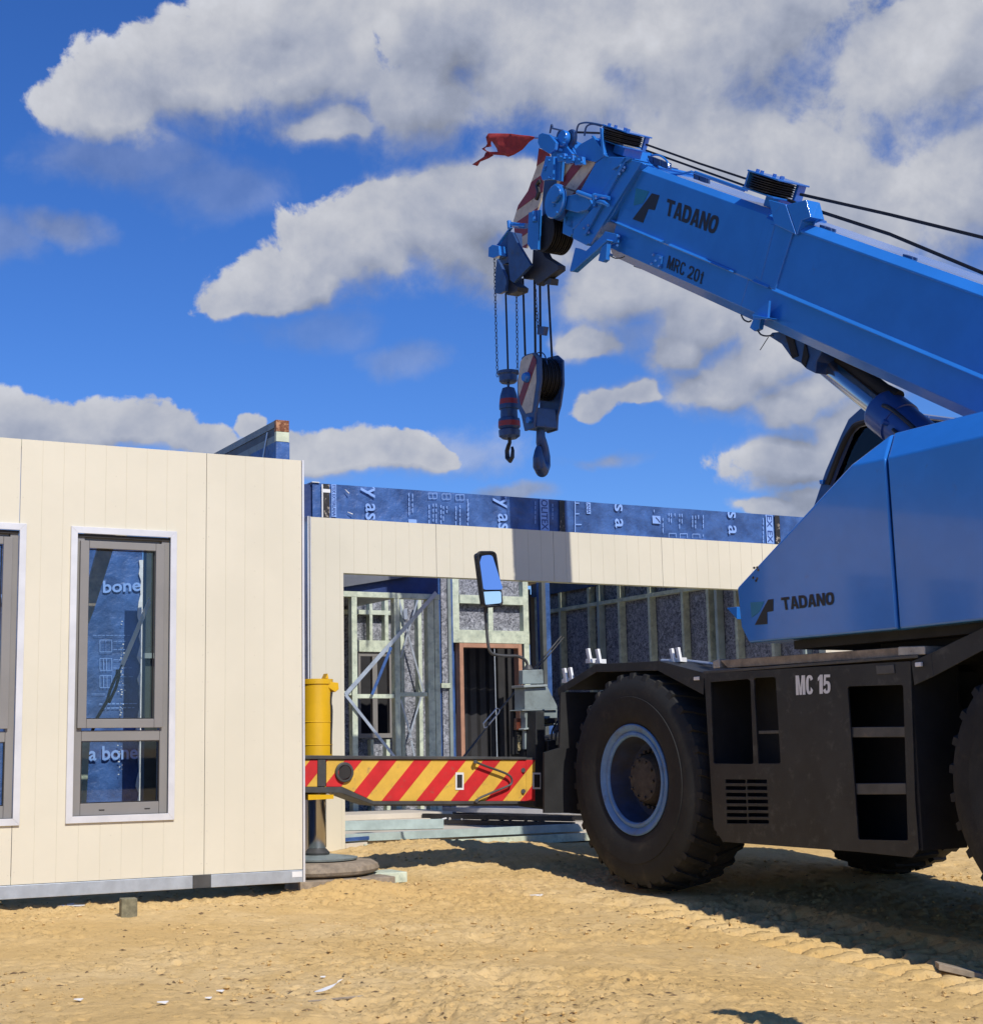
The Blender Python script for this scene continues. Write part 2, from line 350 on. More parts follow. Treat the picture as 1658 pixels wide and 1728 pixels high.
def text2d(txt, bold=.0, shear=0, spacing=1.):
    cu = bpy.data.curves.new('t', 'FONT'); cu.body = txt; cu.size = 1; cu.offset = bold; cu.shear = shear; cu.space_character = spacing; cu.resolution_u = 3
    o = bpy.data.objects.new('t', cu); COL.objects.link(o); bpy.context.view_layer.update()
    me = bpy.data.meshes.new_from_object(o.evaluated_get(bpy.context.evaluated_depsgraph_get()))
    vs = [(v.co.x, v.co.y) for v in me.vertices]; fs = [tuple(p.vertices) for p in me.polygons]
    bpy.data.objects.remove(o); bpy.data.curves.remove(cu); bpy.data.meshes.remove(me)
    x0 = min(v[0] for v in vs); x1 = max(v[0] for v in vs); y0 = min(v[1] for v in vs); y1 = max(v[1] for v in vs)
    return [((a-x0)/(x1-x0), (b-y0)/(y1-y0)) for a, b in vs], fs
def put_text(mb, txt, q, bold=.0, shear=0, spacing=1., lift=Vector((0, 0, 0)), zclip=None, mi=0):
    # q: 4 world corners bottom-left, bottom-right, top-right, top-left of the lettering
    vs, fs = text2d(txt, bold, shear, spacing); q = [Vector(p)+lift for p in q]
    W = [(q[0]*(1-a)+q[1]*a)*(1-b)+(q[3]*(1-a)+q[2]*a)*b for a, b in vs]
    if zclip:
        bm = bmesh.new(); bv = [bm.verts.new(w) for w in W]
        for f in fs:
            try: bm.faces.new([bv[i] for i in f])
            except ValueError: pass
        for co, no in ((Vector((0, 0, zclip[0])), -ZV), (Vector((0, 0, zclip[1])), ZV)):
            bmesh.ops.bisect_plane(bm, geom=bm.verts[:]+bm.edges[:]+bm.faces[:], plane_co=co, plane_no=no, clear_outer=True)
        bm.verts.index_update(); W = [v.co.copy() for v in bm.verts]; fs = [tuple(v.index for v in f.verts) for f in bm.faces]; bm.free()
    mb.add(W, fs, mi)

from mathutils.geometry import tessellate_polygon
def sup(cx, cy, rx, ry, a0, a1, n=14, p=2.6):
    out = []
    for i in range(n+1):
        a = math.radians(a0+(a1-a0)*i/n); c, s_ = math.cos(a), math.sin(a); out.append((cx+rx*math.copysign(abs(c)**(2/p), c), cy+ry*math.copysign(abs(s_)**(2/p), s_)))
    return out
def ring_(t, v): return [sup(.5, .5, .5, .5, 0, 345, 23), sup(.5, .5, .5-t, .5-v, 0, 345, 23)]
def glyph(ch, t, v):       # t: vertical stroke width, v: horizontal stroke width, in a unit box
    if ch == 'T': h = t/2; return [[(0, 1), (1, 1), (1, 1-v), (.5+h, 1-v), (.5+h, 0), (.5-h, 0), (.5-h, 1-v), (0, 1-v)]]
    if ch == 'A': return [[(0, 0), (t, 0), (t+.055, .2), (1-t-.055, .2), (1-t, 0), (1, 0), (.5+t*.62, 1), (.5-t*.62, 1)], [(t+.11, .38), (1-t-.11, .38), (.5, .76)]]
    if ch == 'D': return [[(0, 0)]+sup(.45, .5, .55, .5, -90, 90)+[(0, 1)], [(t, v)]+sup(.45, .5, .55-t, .5-v, -90, 90)+[(t, 1-v)]]
    if ch == 'N': return [[(0, 0), (t, 0), (t, .56), (1-t, 0), (1, 0), (1, 1), (1-t, 1), (1-t, .44), (t, 1), (0, 1)]]
    if ch in 'O0': return ring_(t, v)
    if ch == 'M': t = t*.8; return [[(0, 0), (t, 0), (t, .66), (.5-t*.45, 0), (.5+t*.45, 0), (1-t, .66), (1-t, 0), (1, 0), (1, 1), (1-t*1.25, 1), (.5, .36), (t*1.25, 1), (0, 1)]]
    if ch == 'C': return [sup(.5, .5, .5, .5, 28, 332, 20)+[(1-.02, .36), (1-t, .38)][1:]+sup(.5, .5, .5-t, .5-v, 330, 30, 20)]
    if ch == '1': return [[(.42, 0), (.42+t*1.25, 0), (.42+t*1.25, 1), (.42+t*.25, 1), (.08, .84), (.08, .66), (.42, .76)]]
    if ch == '5': return [[(.08, .42), (.16, 1), (.95, 1), (.95, 1-v), (.42, 1-v), (.38, .66)]+sup(.5, .33, .5, .33, 100, -160, 18)[1:]+[(t, .28)]+sup(.5, .33, .5-t, .33-v, -150, 90, 12)+[(.35, .48), (.30, .42)]]
    if ch == 'R': return [[(0, 0), (t, 0), (t, .4), (.45, .4), (1-t, 0), (1, 0), (.74, .45)]+sup(.55, .72, .45, .28, -50, 90, 12)+[(0, 1)], [(t, .56), (t, 1-v)]+sup(.52, .72, .47-t, .28-v, 88, -88, 10)]
    if ch == '2': return [[(0, 0), (1, 0), (1, v), (.42, v)]+[(.9, .5)]+sup(.5, .70, .5, .30, 0, 175, 14)+[(t, .66)]+sup(.5, .70, .5-t, .30-v, 170, 5, 12)+[(1-t, .58), (0, .16)]]
    if ch == 't': return [[(.35, 0), (.9, 0), (.9, v), (.35+t, v), (.35+t, .62), (.9, .62), (.9, .76), (.35+t, .76), (.35+t, 1), (.35, .92), (.35, .76), (.05, .76), (.05, .62), (.35, .62)]]
def stencil(mb, txt, q, t=.30, v=.20, gap=.12, widths={}, mi=0, lift=Vector((0, 0, 0))):
    q = [Vector(p)+lift for p in q]; W = [widths.get(c, .45 if c == ' ' else 1) for c in txt]; tot = sum(W)+gap*(len(txt)-1); x = 0
    for c, w in zip(txt, W):
        if c != ' ':
            loops = [[Vector((a, b_, 0)) for a, b_ in lp] for lp in glyph(c, t/w if w < 1 else t, v)]
            fl_ = [p for lp in loops for p in lp]; tr = tessellate_polygon(loops)
            P_ = []
            for p in fl_: a = (x+p.x*w)/tot; P_.append((q[0]*(1-a)+q[1]*a)*(1-p.y)+(q[3]*(1-a)+q[2]*a)*p.y)
            mb.add(P_, [tuple(f) for f in tr], mi)
        x += w+gap

# ------------------------------------------------------------------ ground: one displaced sheet of sand
def vnoise(x, y, seed=0):
    rs = np.random.RandomState(seed); T = rs.rand(256, 256)
    xi = np.floor(x).astype(int); yi = np.floor(y).astype(int); fx = x-xi; fy = y-yi
    fx = fx*fx*(3-2*fx); fy = fy*fy*(3-2*fy); g_ = lambda a, b: T[a % 256, b % 256]
    return (g_(xi, yi)*(1-fx)+g_(xi+1, yi)*fx)*(1-fy)+(g_(xi, yi+1)*(1-fx)+g_(xi+1, yi+1)*fx)*fy
def fbm(x, y, sc, oct=4, seed=0, gain=.5):
    s = 0; a = 1; t = 0
    for i in range(oct): s = s+a*vnoise(x*sc*2**i+i*17.3, y*sc*2**i+i*9.1, seed+i); t += a; a *= gain
    return s/t
def gheight(x, y):
    x = np.asarray(x, float); y = np.asarray(y, float)
    k = -(x*cn.x+y*cn.y); c = x*cd.x+y*cd.y; kf = -(x*fn.x+y*fn.y); uf = x*fd.x+y*fd.y
    h = (fbm(x, y, .6, 3, 1)-.5)*.05+(fbm(x, y, 3.2, 3, 5)-.5)*.014+(fbm(x, y, 14, 4, 9, .65)-.5)*.013
    cl = fbm(x, y, 13, 3, 21, .7)*.6+fbm(x, y, 2.1, 2, 61)*.4; h = h+np.clip(cl-.61, 0, 1)*.06; c3_ = fbm(x, y, 20, 2, 71, .7); h = h-np.clip(c3_-.66, 0, 1)*.10*(fbm(x, y, 1.1, 2, 73) > .45)                                   # clods
    ft = fbm(x, y, 2.6, 2, 33); h = h-np.clip(ft-.70, 0, 1)*.18                                      # scuffs and prints
    near = np.exp(-((kf-10.9)/1.0)**2); h = h+near*.075/(1+np.exp(-(uf-4.4)*6))*(1/(1+np.exp((uf-8.0)*2.5)))*(.8+.7*fbm(x, y, 2.2, 3, 40))
    bank = np.exp(-((kf-11.35)/.38)**2)*np.exp(-((uf-5.75)/.75)**2); h = h+bank*(.055+.05*fbm(x, y, 7, 3, 50))
    heap = np.exp(-((kf-9.45)/.35)**2-((uf-4.15)/.3)**2); h = h+heap*.12*(.6+.8*fbm(x, y, 8, 3, 52))
    det = fbm(x, y, 26, 3, 81, .75); h = h+(det-.5)*.008-np.clip(det-.63, 0, 1)*.05
    rough = np.clip((fbm(x, y, .8, 3, 91)-.42)*6, 0, 1); chip = fbm(x*1.0+y*.35, y*1.6, 17, 3, 95, .8); h = h+rough*(np.clip(chip-.57, 0, .12)*.13-np.clip(.38-chip, 0, .12)*.12)
    left = 1/(1+np.exp((uf-3.9)*4)); h = h+left*np.clip((kf-6.5)/3, 0, 1)*.075
    # wheel ruts with lug prints, parallel to the crane
    for kc in (5.95, 6.42):
        w = np.exp(-((k-kc)/.26)**4)*(1/(1+np.exp((c-8.0)*6)))
        lug = (np.sin(c*2*math.pi/.17+np.abs(k-kc)*9) > .1).astype(float)
        h = h-w*(.040+.040*lug)+np.exp(-((np.abs(k-kc)-.36)/.09)**2)*.02*(1/(1+np.exp((c-8.0)*6)))
    fall = np.clip((8.4-c)*.052, -.075, .24); wk = np.clip((k-3.4)/2.2, 0, 1); wk = wk*wk*(3-2*wk); h = h-fall*wk
    h = np.where(kf > 11.75, np.minimum(h, .02), h)
    pad = np.exp(-(((c-9.6)/.45)**4+((k-4.6)/.6)**4)); h = h*(1-pad)+.05*pad; fr = np.exp(-((c-9.05)/.30)**2-((k-4.55)/.55)**2); h = h+fr*.045
    wh = np.exp(-(((c-8.3)/.35)**4+((k-6.4)/.28)**4)); h = h*(1-wh)+.0*wh
    tw = np.clip((np.hypot(x, y-8)-14)/10, 0, 1); return h*(1-tw*.6)-.02
def axis(lo, hi, step, far_):
    a = list(np.arange(lo, hi, step)); s = step; p = hi; up = []
    while p < far_: up.append(p); s *= 1.28; p += s
    s = step; p = lo-step; dn = []
    while p > -far_: dn.append(p); s *= 1.28; p -= s
    return np.array(dn[::-1]+a+up)
gx = axis(-3.3, 5.0, .0145, 2600); gy = axis(7.6, 13.2, .022, 2600); gy = np.concatenate([gy[gy < 4.4], np.arange(4.6, 7.59, .0135), gy[gy >= 7.6-1e-6]])
GX, GY = np.meshgrid(gx, gy); GZ = gheight(GX, GY)
gm = bpy.data.meshes.new('ground'); nx, ny = len(gx), len(gy)
co = np.stack([GX, GY, GZ], -1).reshape(-1, 3).astype(np.float32)
idx = np.arange(nx*ny).reshape(ny, nx); fc = np.stack([idx[:-1, :-1], idx[:-1, 1:], idx[1:, 1:], idx[1:, :-1]], -1).reshape(-1, 4)
gm.vertices.add(len(co)); gm.vertices.foreach_set('co', co.ravel()); gm.loops.add(fc.size); gm.loops.foreach_set('vertex_index', fc.ravel().astype(np.int32))
gm.polygons.add(len(fc)); gm.polygons.foreach_set('loop_start', np.arange(0, fc.size, 4, dtype=np.int32)); gm.polygons.foreach_set('loop_total', np.full(len(fc), 4, np.int32))
gm.update(); gm.validate(); gm.polygons.foreach_set('use_smooth', [True]*len(fc)); gm.materials.append(M_SAND)
go = bpy.data.objects.new('ground', gm); COL.objects.link(go); go['kind'] = 'structure'; go['label'] = 'churned yellow building sand with tyre prints'
def gz(p): return float(gheight(p.x, p.y))

# ------------------------------------------------------------------ cladding helper
def rect_minus(r, holes):
    out = [r]
    for h in holes:
        nx_ = []
        for (a0, a1, b0, b1) in out:
            if h[0] >= a1 or h[1] <= a0 or h[2] >= b1 or h[3] <= b0: nx_.append((a0, a1, b0, b1)); continue
            if h[0] > a0: nx_.append((a0, h[0], b0, b1))
            if h[1] < a1: nx_.append((h[1], a1, b0, b1))
            m0, m1 = max(a0, h[0]), min(a1, h[1])
            if h[2] > b0: nx_.append((m0, m1, b0, h[2]))
            if h[3] < b1: nx_.append((m0, m1, h[3], b1))
        out = nx_
    return out
def cladding(parent, u_edges, k, z0, z1, holes, nails=True):
    """sheets between joint positions u_edges; boards 133 mm wide with real V-joint grooves"""
    for i in range(len(u_edges)-1):
        a, b = u_edges[i], u_edges[i+1]; mb = MB(); n = max(1, round((b-a)/.1333)); w = (b-a)/n
        for j in range(n):
            l = a+j*w+(.0018 if j == 0 else .0012); r = a+(j+1)*w-(.0018 if j == n-1 else .0012)
            for q in rect_minus((l, r, z0, z1), holes): mb.fbox(q[0], q[1], k, k+.0075, q[2], q[3], 0)
        for q in rect_minus((a+.0018, b-.0018, z0+.001, z1-.001), holes): mb.fbox(q[0], q[1], k+.0018, k+.009, q[2], q[3], 1)
        if nails:
            for uu in (a+.018, b-.018, (a+b)/2):
                z = z0+.07
                while z < z1-.05:
                    if not any(h[0]-.02 < uu < h[1]+.02 and h[2]-.02 < z < h[3]+.02 for h in holes):
                        c_ = WF(uu, k-.0006, z+random.uniform(-.015, .015)); mb.cyl(c_, c_-fn*.003, .0042, n=8, mi=1)
                    z += .19
        mb.build('cladding_sheet', [M_CREAM, M_GROOVE], parent, smooth=False)

# ------------------------------------------------------------------ near wall panel with windows
KL = 9.323
ZB, ZC, ZT = .115, .198, 2.928
pw = thing('wall_panel', 'tall cream grooved wall panel with tall narrow windows on silver base channel', 'wall', WF(2.2, KL, ZB))
wins = []
w2 = (pf(120, 888, KL)[0], pf(298, 898, KL)[0], pf(110, 1390, KL)[1], pf(120, 888, KL)[1])
wr = pf(45, 884, KL)[0]
w1 = (wr-(w2[1]-w2[0]), wr, w2[2], w2[3]); wins = [w1, w2]
tw_ = .042
holes = [(w[0]+tw_-.012, w[1]-tw_+.012, w[2]+tw_-.012, w[3]-tw_+.012) for w in wins]
j1 = pf(28, 1100, KL)[0]; j2 = pf(346.8, 1100, KL)[0]; ur = pf(512.5, 1100, KL)[0]
cladding(pw, [j1-2.4, j1-1.2, j1, j2, ur-.012], KL, ZC, ZT, holes)
# backing frame: studs and plates
for uu in [j1-2.38, j1-1.2, j1-.62, wins[0][0]-.02, wins[0][1]-.022, wins[1][0]-.02, wins[1][1]-.022, j2-.02, j2+.3, ur-.09]:
    MB().fbox(uu, uu+.042, KL+.0105, KL+.10, ZC+.045, ZT-.047).build('stud', M_TIM, pw)
MB().fbox(j1-2.4, ur-.014, KL+.0105, KL+.10, ZT-.045, ZT-.002).build('top_plate', M_TIM, pw)
MB().fbox(j1-2.4, ur-.014, KL+.0105, KL+.10, ZC, ZC+.043).build('bottom_plate', M_TIM, pw)
for w in wins:
    for zz in (w[2]-.02, w[3]-.02): MB().fbox(w[0]+.023, w[1]-.024, KL+.0105, KL+.10, zz, zz+.04).build('noggin', M_TIM, pw)
b = MB(); b.fbox(j1-2.4, j2-.075, KL-.006, KL+.09, ZB, ZC-.003); b.fbox(j2+.045, ur-.012, KL-.006, KL+.09, ZB, ZC-.003); b.build('base_channel', M_GALV, pw, .003)
MB().fbox(j2-.073, j2+.043, KL-.009, KL+.085, ZB+.001, ZC-.002).build('joiner_plate', M_DGR, pw, .002)
b = MB(); b.fbox(ur-.09, ur-.02, KL-.0085, KL-.0065, ZB+.035, ZC-.012); b.build('label_sticker', M_WHT, pw)
b = MB(); b.fbox(ur-.010, ur+.006, KL-.004, KL+.11, ZB, ZT+.002); b.build('edge_trim', M_TRIM, pw, .002)
# window
def window(w):
    u0, u1, z0, z1 = w; kf = KL
    fr = MB()           # outer frame of window
    a0, a1, b0, b1 = u0+tw_, u1-tw_, z0+tw_, z1-tw_
    fwid = .052; kt = kf+.012; kb = kf+.075
    mid = z0+ (z1-z0)*.287
    fr.fbox(a0, a0+fwid, kt, kb, b0, b1); fr.fbox(a1-fwid, a1, kt, kb, b0, b1)
    fr.fbox(a0+fwid+.001, a1-fwid-.001, kt, kb, b0, b0+.075); fr.fbox(a0+fwid+.001, a1-fwid-.001, kt+.02, kb, b1-.04, b1)
    fr.fbox(a0+fwid+.001, a1-fwid-.001, kt, kb, mid-.03, mid+.035)
    wo_ = fr.build('window', M_WIN, pw, .003)
    gp = MB()
    for x in (.28, .76): gp.fbox(a0+(a1-a0)*x, a0+(a1-a0)*x+.035, kt-.003, kt+.002, b0+.030, b0+.036)
    gp.build('drain_slot', M_GASK, wo_)
    s = MB(); s0, s1, t0, t1 = a0+.020, a1-.040, mid+.05, b1-.045; sw = .056; ks = kf-.012
    s.fbox(s0, s0+sw, ks, kt-.002, t0, t1); s.fbox(s1-sw, s1, ks, kt-.002, t0, t1); s.fbox(s0+sw+.0008, s1-sw-.0008, ks, kt-.002, t0, t0+sw); s.fbox(s0+sw+.0008, s1-sw-.0008, ks, kt-.002, t1-sw*.85, t1)
    s.build('sash', M_WIN, wo_, .003)
    bd = MB(); gk = .006
    for (c0, c1, e0, e1) in ((s0+sw, s1-sw, t0+sw, t1-sw*.85), (a0+fwid, a1-fwid, b0+.075, mid-.03)):
        kk = kt+.004
        bd.fbox(c0+.001, c0+gk, kk, kk+.02, e0+.001, e1-.001); bd.fbox(c1-gk, c1-.001, kk, kk+.02, e0+.001, e1-.001); bd.fbox(c0+gk+.001, c1-gk-.001, kk, kk+.02, e1-gk, e1-.001); bd.fbox(c0+gk+.001, c1-gk-.001, kk, kk+.02, e0+.001, e0+gk)
        MB().fbox(c0+.002, c1-.002, kk+.0225, kk+.0265, e0+.002, e1-.002).build('pane', M_GLASS, wo_, smooth=False)
    bd.build('gasket', M_GASK, wo_)
    MB().fbox(a0+.001, a1-.001, kf+.002, kf+.011, b1-.022, b1-.001).build('head_gap', M_GASK, wo_)
    t = MB(); k0, k1 = kf-.016, kf-.002
    Q = lambda a, z, k: WF(a, k, z)
    o_ = [(u0, z0), (u1, z0), (u1, z1), (u0, z1)]; i_ = [(a0, b0), (a1, b0), (a1, b1), (a0, b1)]
    for e in range(4):
        f_ = (e+1) % 4; t.prism([Q(*o_[e], k0), Q(*o_[f_], k0), Q(*i_[f_], k0), Q(*i_[e], k0)], -fn*(k1-k0))
    t.build('trim', M_TRIM, wo_, .0015, smooth=False)
for w in wins: window(w)

# things behind the window: wrapped wall, studs, brace
KW = 11.9
wwall = thing('wrapped_wall', 'blue wrapped wall standing behind the cream panel and seen through its windows', 'wall', WF(2.4, KW, .12))
ue = pf(239, 1100, KW)[0]
def wrap_grid(u0, u1, k, z0, z1, amp=.012, seed=3, nu=90, nz=60):
    us = np.linspace(u0, u1, nu); zs = np.linspace(z0, z1, nz); A, B = np.meshgrid(us, zs)
    h = (fbm(A*1.0, B*.9+A*.6, 2.2, 4, seed, .55)-.5)*2*amp+np.abs(fbm(A+B*1.3, B-A*.4, 3.7, 3, seed+9)-.5)*amp
    v = [WF(A[j, i], k-h[j, i], B[j, i]) for j in range(nz) for i in range(nu)]
    return v, [(j*nu+i, j*nu+i+1, (j+1)*nu+i+1, (j+1)*nu+i) for j in range(nz-1) for i in range(nu-1)]
b = MB(); b.add(*wrap_grid(ue-3.2, ue, KW, .14, 2.68)); b.build('wall_wrap', M_WRAP, wwall)
b = MB(); b.fbox(ue-3.2, ue-.002, KW+.03, KW+.12, .14, 2.67); b.build('stud_core', M_TIM, wwall)
# crumpled foil tape down the edge
tp = []
for i in range(40):
    z = .3+i*.057; tp.append((z, random.uniform(.012, .045)))
b = MB()
for i in range(39):
    (z, wa), (z2, wb) = tp[i], tp[i+1]
    b.hexa([WF(ue-wa, KW-.024, z), WF(ue+.008, KW-.03-random.random()*.012, z), WF(ue+.008, KW+.02, z), WF(ue-wa, KW-.015, z), WF(ue-wb, KW-.024, z2), WF(ue+.008, KW-.03-random.random()*.012, z2), WF(ue+.008, KW+.02, z2), WF(ue-wb, KW-.015, z2)])
b.build('foil_tape', M_WHT, wwall)
def fq(x0, y0, x1, y1, x2, y2, x3, y3, k): return [WF(*(lambda q: (q[0], k, q[1]))(pf(x, y, k))) for x, y in ((x0, y0), (x1, y1), (x2, y2), (x3, y3))]
kk = KW-.022
b = MB()
put_text(b, 'bone', fq(174, 1001, 238, 997, 238, 976, 174, 980, kk), .02)
put_text(b, 'a bone', fq(150, 1284, 233, 1281, 233, 1257, 150, 1260, kk), .02)
put_text(b, 'a bone', fq(-60, 1020, 22, 1019, 22, 995, -60, 997, kk), .02)
b.build('lettering', M_WRAPT, wwall, smooth=False)
b = MB()
def linef(b, x0, y0, x1, y1, k, t=.0035, gaps=True):
    n = max(1, int(abs(x1-x0)+abs(y1-y0))//7) if gaps else 1
    for i in range(n):
        f0 = i/n; f1 = (i+(random.uniform(.55, .9) if gaps else 1))/n
        A = pf(x0+(x1-x0)*f0, y0+(y1-y0)*f0, k); B = pf(x0+(x1-x0)*f1, y0+(y1-y0)*f1, k)
        if abs(B[0]-A[0]) > abs(B[1]-A[1]): b.add([WF(A[0], k, A[1]-t/2), WF(B[0], k, B[1]-t/2), WF(B[0], k, B[1]+t/2), WF(A[0], k, A[1]+t/2)], [(0, 1, 2, 3)])
        else: b.add([WF(A[0]-t/2, k, A[1]), WF(A[0]+t/2, k, A[1]), WF(B[0]+t/2, k, B[1]), WF(B[0]-t/2, k, B[1])], [(0, 1, 2, 3)])
linef(b, 158, 1072, 222, 1072, kk)
for i, yy in enumerate((1080, 1111, 1140)):
    for (x0, y0, x1, y1) in ((169, yy, 189, yy), (169, yy+20, 189, yy+20), (169, yy, 169, yy+20), (189, yy, 189, yy+20), (179+i, yy, 179+i, yy+20), (175, yy, 175, yy+20) if i else (179, yy, 179, yy+20)): linef(b, x0, y0, x1, y1, kk, .004, False)
    for d in (2, 16): linef(b, 192, yy+d, 192+random.randint(22, 36), yy+d, kk)
linef(b, 168, 1188, 232, 1187, kk, .006); linef(b, 174, 1195, 230, 1194, kk, .006); linef(b, 155, 1171, 178, 1171, kk, .003, False)
b.build('fine_print', M_WRAPT, wwall, smooth=False)
b = MB()      # the small dashes of tape blown over the wrap
for i in range(60):
    y = random.triangular(1025, 1340, 1140); x = 205+random.gauss(0, 2.5)-(y-1130)*.012; q = pf(x, y, kk-.004); s_ = random.uniform(.002, .007)
    b.fbox(q[0]-s_, q[0]+s_, kk-.006, kk-.003, q[1]-s_*.6, q[1]+s_*.6)
b.build('paint_speck', M_WHT, wwall)
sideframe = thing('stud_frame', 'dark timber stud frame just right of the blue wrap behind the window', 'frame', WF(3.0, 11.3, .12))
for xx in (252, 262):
    q = pf(xx, 1100, 11.3)[0]; MB().fbox(q-.03, q+.055, 11.3, 11.39, .14, 2.6).build('stud', mat('shade darkened green stud', (.045, .06, .055), .5, .2, .15, 9), sideframe)  # shade behind the window is painted into the dark stud colour
q = pf(258, 1107, 11.28); MB().fbox(q[0]-.075, q[0]+.06, 11.24, 11.295, q[1]-.02, q[1]+.02).build('noggin', M_GREY, sideframe)
k0 = 9.56
def P3f(x, y, k): q = pf(x, y, k); return WF(q[0], k, q[1])
b = MB(); b.fp([(166, 925), (192, 925), (157, 1035), (150, 1052), (150, 985)], 9.72, 9.765)
tag(b.build('roof_prop', M_TIMB), 'dark timber prop leaning behind the upper left corner of the window', 'timber')
brace = thing('tensioner_strap', 'pale strap with black turnbuckle running down behind the right window', 'strap', P3f(205, 1195, k0))
b = MB(); b.fp([(252, 1008), (255, 1018), (209, 1126), (203, 1122)], k0, k0+.012); b.build('strap', M_WHT, brace)
b = MB()
b.tube([P3f(206, 1122, k0), P3f(200, 1134, k0)], .006); b.tube([P3f(199, 1135, k0), P3f(186, 1165, k0), P3f(181, 1183, k0)], .010, mi=0)
b.tube([P3f(202, 1138, k0), P3f(196, 1160, k0), P3f(184, 1186, k0)], .010); b.tube([P3f(181, 1183, k0), P3f(164, 1212, k0), P3f(150, 1250, k0)], .011)
b.tube([P3f(200, 1130, k0), P3f(199, 1140, k0)], .016)
b.build('turnbuckle', M_BLKM, brace)
b = MB(); b.fp([(137, 1252), (152, 1252), (146, 1356), (137, 1356)], 10.9, 10.94); tag(b.build('timber_stud', M_TIM), 'pale green stud end behind the lower left corner of the right window', 'timber')

# wall end rising above the panel
gw = thing('gable_wall_end', 'rusty capped end of a side wall rising above the cream panel', 'wall', WF(3.6, 9.5, .15))
kg = 9.55
ua, zt = pf(466, 708, kg); ub = pf(488, 708, kg)[0]
zm = pf(470, 728, kg)[1]; zw = pf(470, 745, kg)[1]
MB().fbox(ua, ub, kg, kg+.035, zm+.001, zt).build('end_cap', M_RUST, gw, .002)
MB().fbox(ua, ub, kg, kg+.035, zw+.001, zm-.001).build('plate_end', mat('pale green timber end', (.58, .62, .46), .7, 0, .12, 14, .2, 80), gw, .002)
b = MB(); b.fbox(ua-.002, ub+.002, kg-.002, kg+.5, .15, zw-.002); b.build('wall_wrap', M_WRAP, gw)
b = MB(); b.fbox(ua+.001, ub-.001, kg+.036, kg+2.9, zt-.05, zt-.001); b.build('top_plate', M_GREY, gw)
b = MB(); b.fbox(ua+.006, ub-.006, kg+.036, kg+2.9, zt-.105, zt-.052); b.build('top_plate', M_DGR, gw)
b = MB(); b.fbox(ua+.001, ub-.001, kg+.036, kg+2.9, zt-.185, zt-.107); b.build('top_plate', M_GREY, gw)
MB().fbox(ua+.002, ub-.002, kg+.50, kg+.78, .15, zt-.19).build('stud', M_GREY, gw)
b = MB(); b.hexa([WF(ua-.006, kg+.15, zt-.06), WF(ua-.004, kg+.15, zt-.06), WF(ua-.004, kg+.17, zt-.06), WF(ua-.006, kg+.17, zt-.06)]+[WF(ua-.006, kg+.42, zt-.6), WF(ua-.004, kg+.42, zt-.6), WF(ua-.004, kg+.45, zt-.6), WF(ua-.006, kg+.45, zt-.6)]); b.build('metal_strap', M_GALV, gw)

# ------------------------------------------------------------------ far facade: header, pier, wrap
KR = 11.484
ZH, ZR0, ZR1 = 2.437, 2.90, 3.198
fw = thing('facade_wall', 'cream grooved facade with wide opening under a band of blue wall wrap', 'wall', WF(6.5, KR, .13))
uL = pf(525, 1000, KR)[0]; uO = pf(581, 1200, KR)[0]
jr1 = pf(736, 930, KR)[0]
UR_ = 10.32
joints = [uL, jr1, jr1+1.2, jr1+2.4, jr1+3.6, jr1+4.8, jr1+6.0]
cladding(fw, joints, KR, .135, ZR0, [(uO, UR_, 0, ZH)])
MB().fbox(uO+.001, UR_-.001, KR+.011, KR+.11, ZH+.002, ZH+.045).build('lintel', M_TIM, fw)
MB().fbox(uL+.001, joints[-1], KR+.011, KR+.10, ZR0-.05, ZR0-.004).build('top_plate', M_TIM, fw)
MB().fbox(uO-.05, uO-.002, KR+.011, KR+.10, .14, ZH).build('stud', M_TIM, fw)
MB().fbox(UR_+.002, UR_+.05, KR+.011, KR+.10, .14, ZH).build('stud', M_TIM, fw)
b = MB(); b.fbox(uL-.034, uL-.022, KR-.01, KR+.12, .12, ZR0+.004); b.fbox(uL-.012, uL-.002, KR-.006, KR+.10, .12, ZR0+.002); b.build('edge_trim', M_TRIM, fw, .001)
MB().fbox(uL-.021, uL-.013, KR+.004, KR+.12, .12, ZR0).build('shadow_gap', M_GASK, fw)
KP = KR+.035
uW = pf(527, 840, KP)[0]
b = MB(); v_, f_ = wrap_grid(uW, joints[-1], KP, ZR0-.03, ZR1, .010, 14, 260, 16); b.add(v_, f_)
b.fbox(uW+.001, joints[-1], KP+.022, KP+.11, ZR0, ZR1-.006); b.add([WF(uW, KP+.005, ZR0-.03), WF(uW, KP+.12, ZR0-.03), WF(uW, KP+.12, ZR1), WF(uW, KP+.005, ZR1)], [(0, 1, 2, 3)])
b.build('wall_wrap', M_WRAP, fw)
# a second wrapped upstand at the far left, one step back
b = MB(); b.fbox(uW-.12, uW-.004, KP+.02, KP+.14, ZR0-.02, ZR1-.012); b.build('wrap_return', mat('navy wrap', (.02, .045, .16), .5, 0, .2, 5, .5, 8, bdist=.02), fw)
b = MB(); b.fbox(uW-.01, uW+.06, KP-.018, KP+.12, ZR1+.001, ZR1+.008); b.build('wrap_fold', M_WHT, fw)
kp = KP-.017
def rt(b, txt, xm, y0, y1, wpx, mirror=False, bold=.01):     # lettering rotated a quarter turn clockwise on the wrap
    # reading direction downward; tops of letters towards +u
    l = [pf(xm-wpx/2, (y0+y1)/2, kp)[0], pf(xm+wpx/2, (y0+y1)/2, kp)[0]]; zt_ = pf(xm, y0, kp)[1]; zb_ = pf(xm, y1, kp)[1]
    put_text(b, txt, [WF(l[0], kp, zt_), WF(l[0], kp, zb_), WF(l[1], kp, zb_), WF(l[1], kp, zt_)], bold, zclip=(ZR0+.003, ZR1-.004))
b = MB()
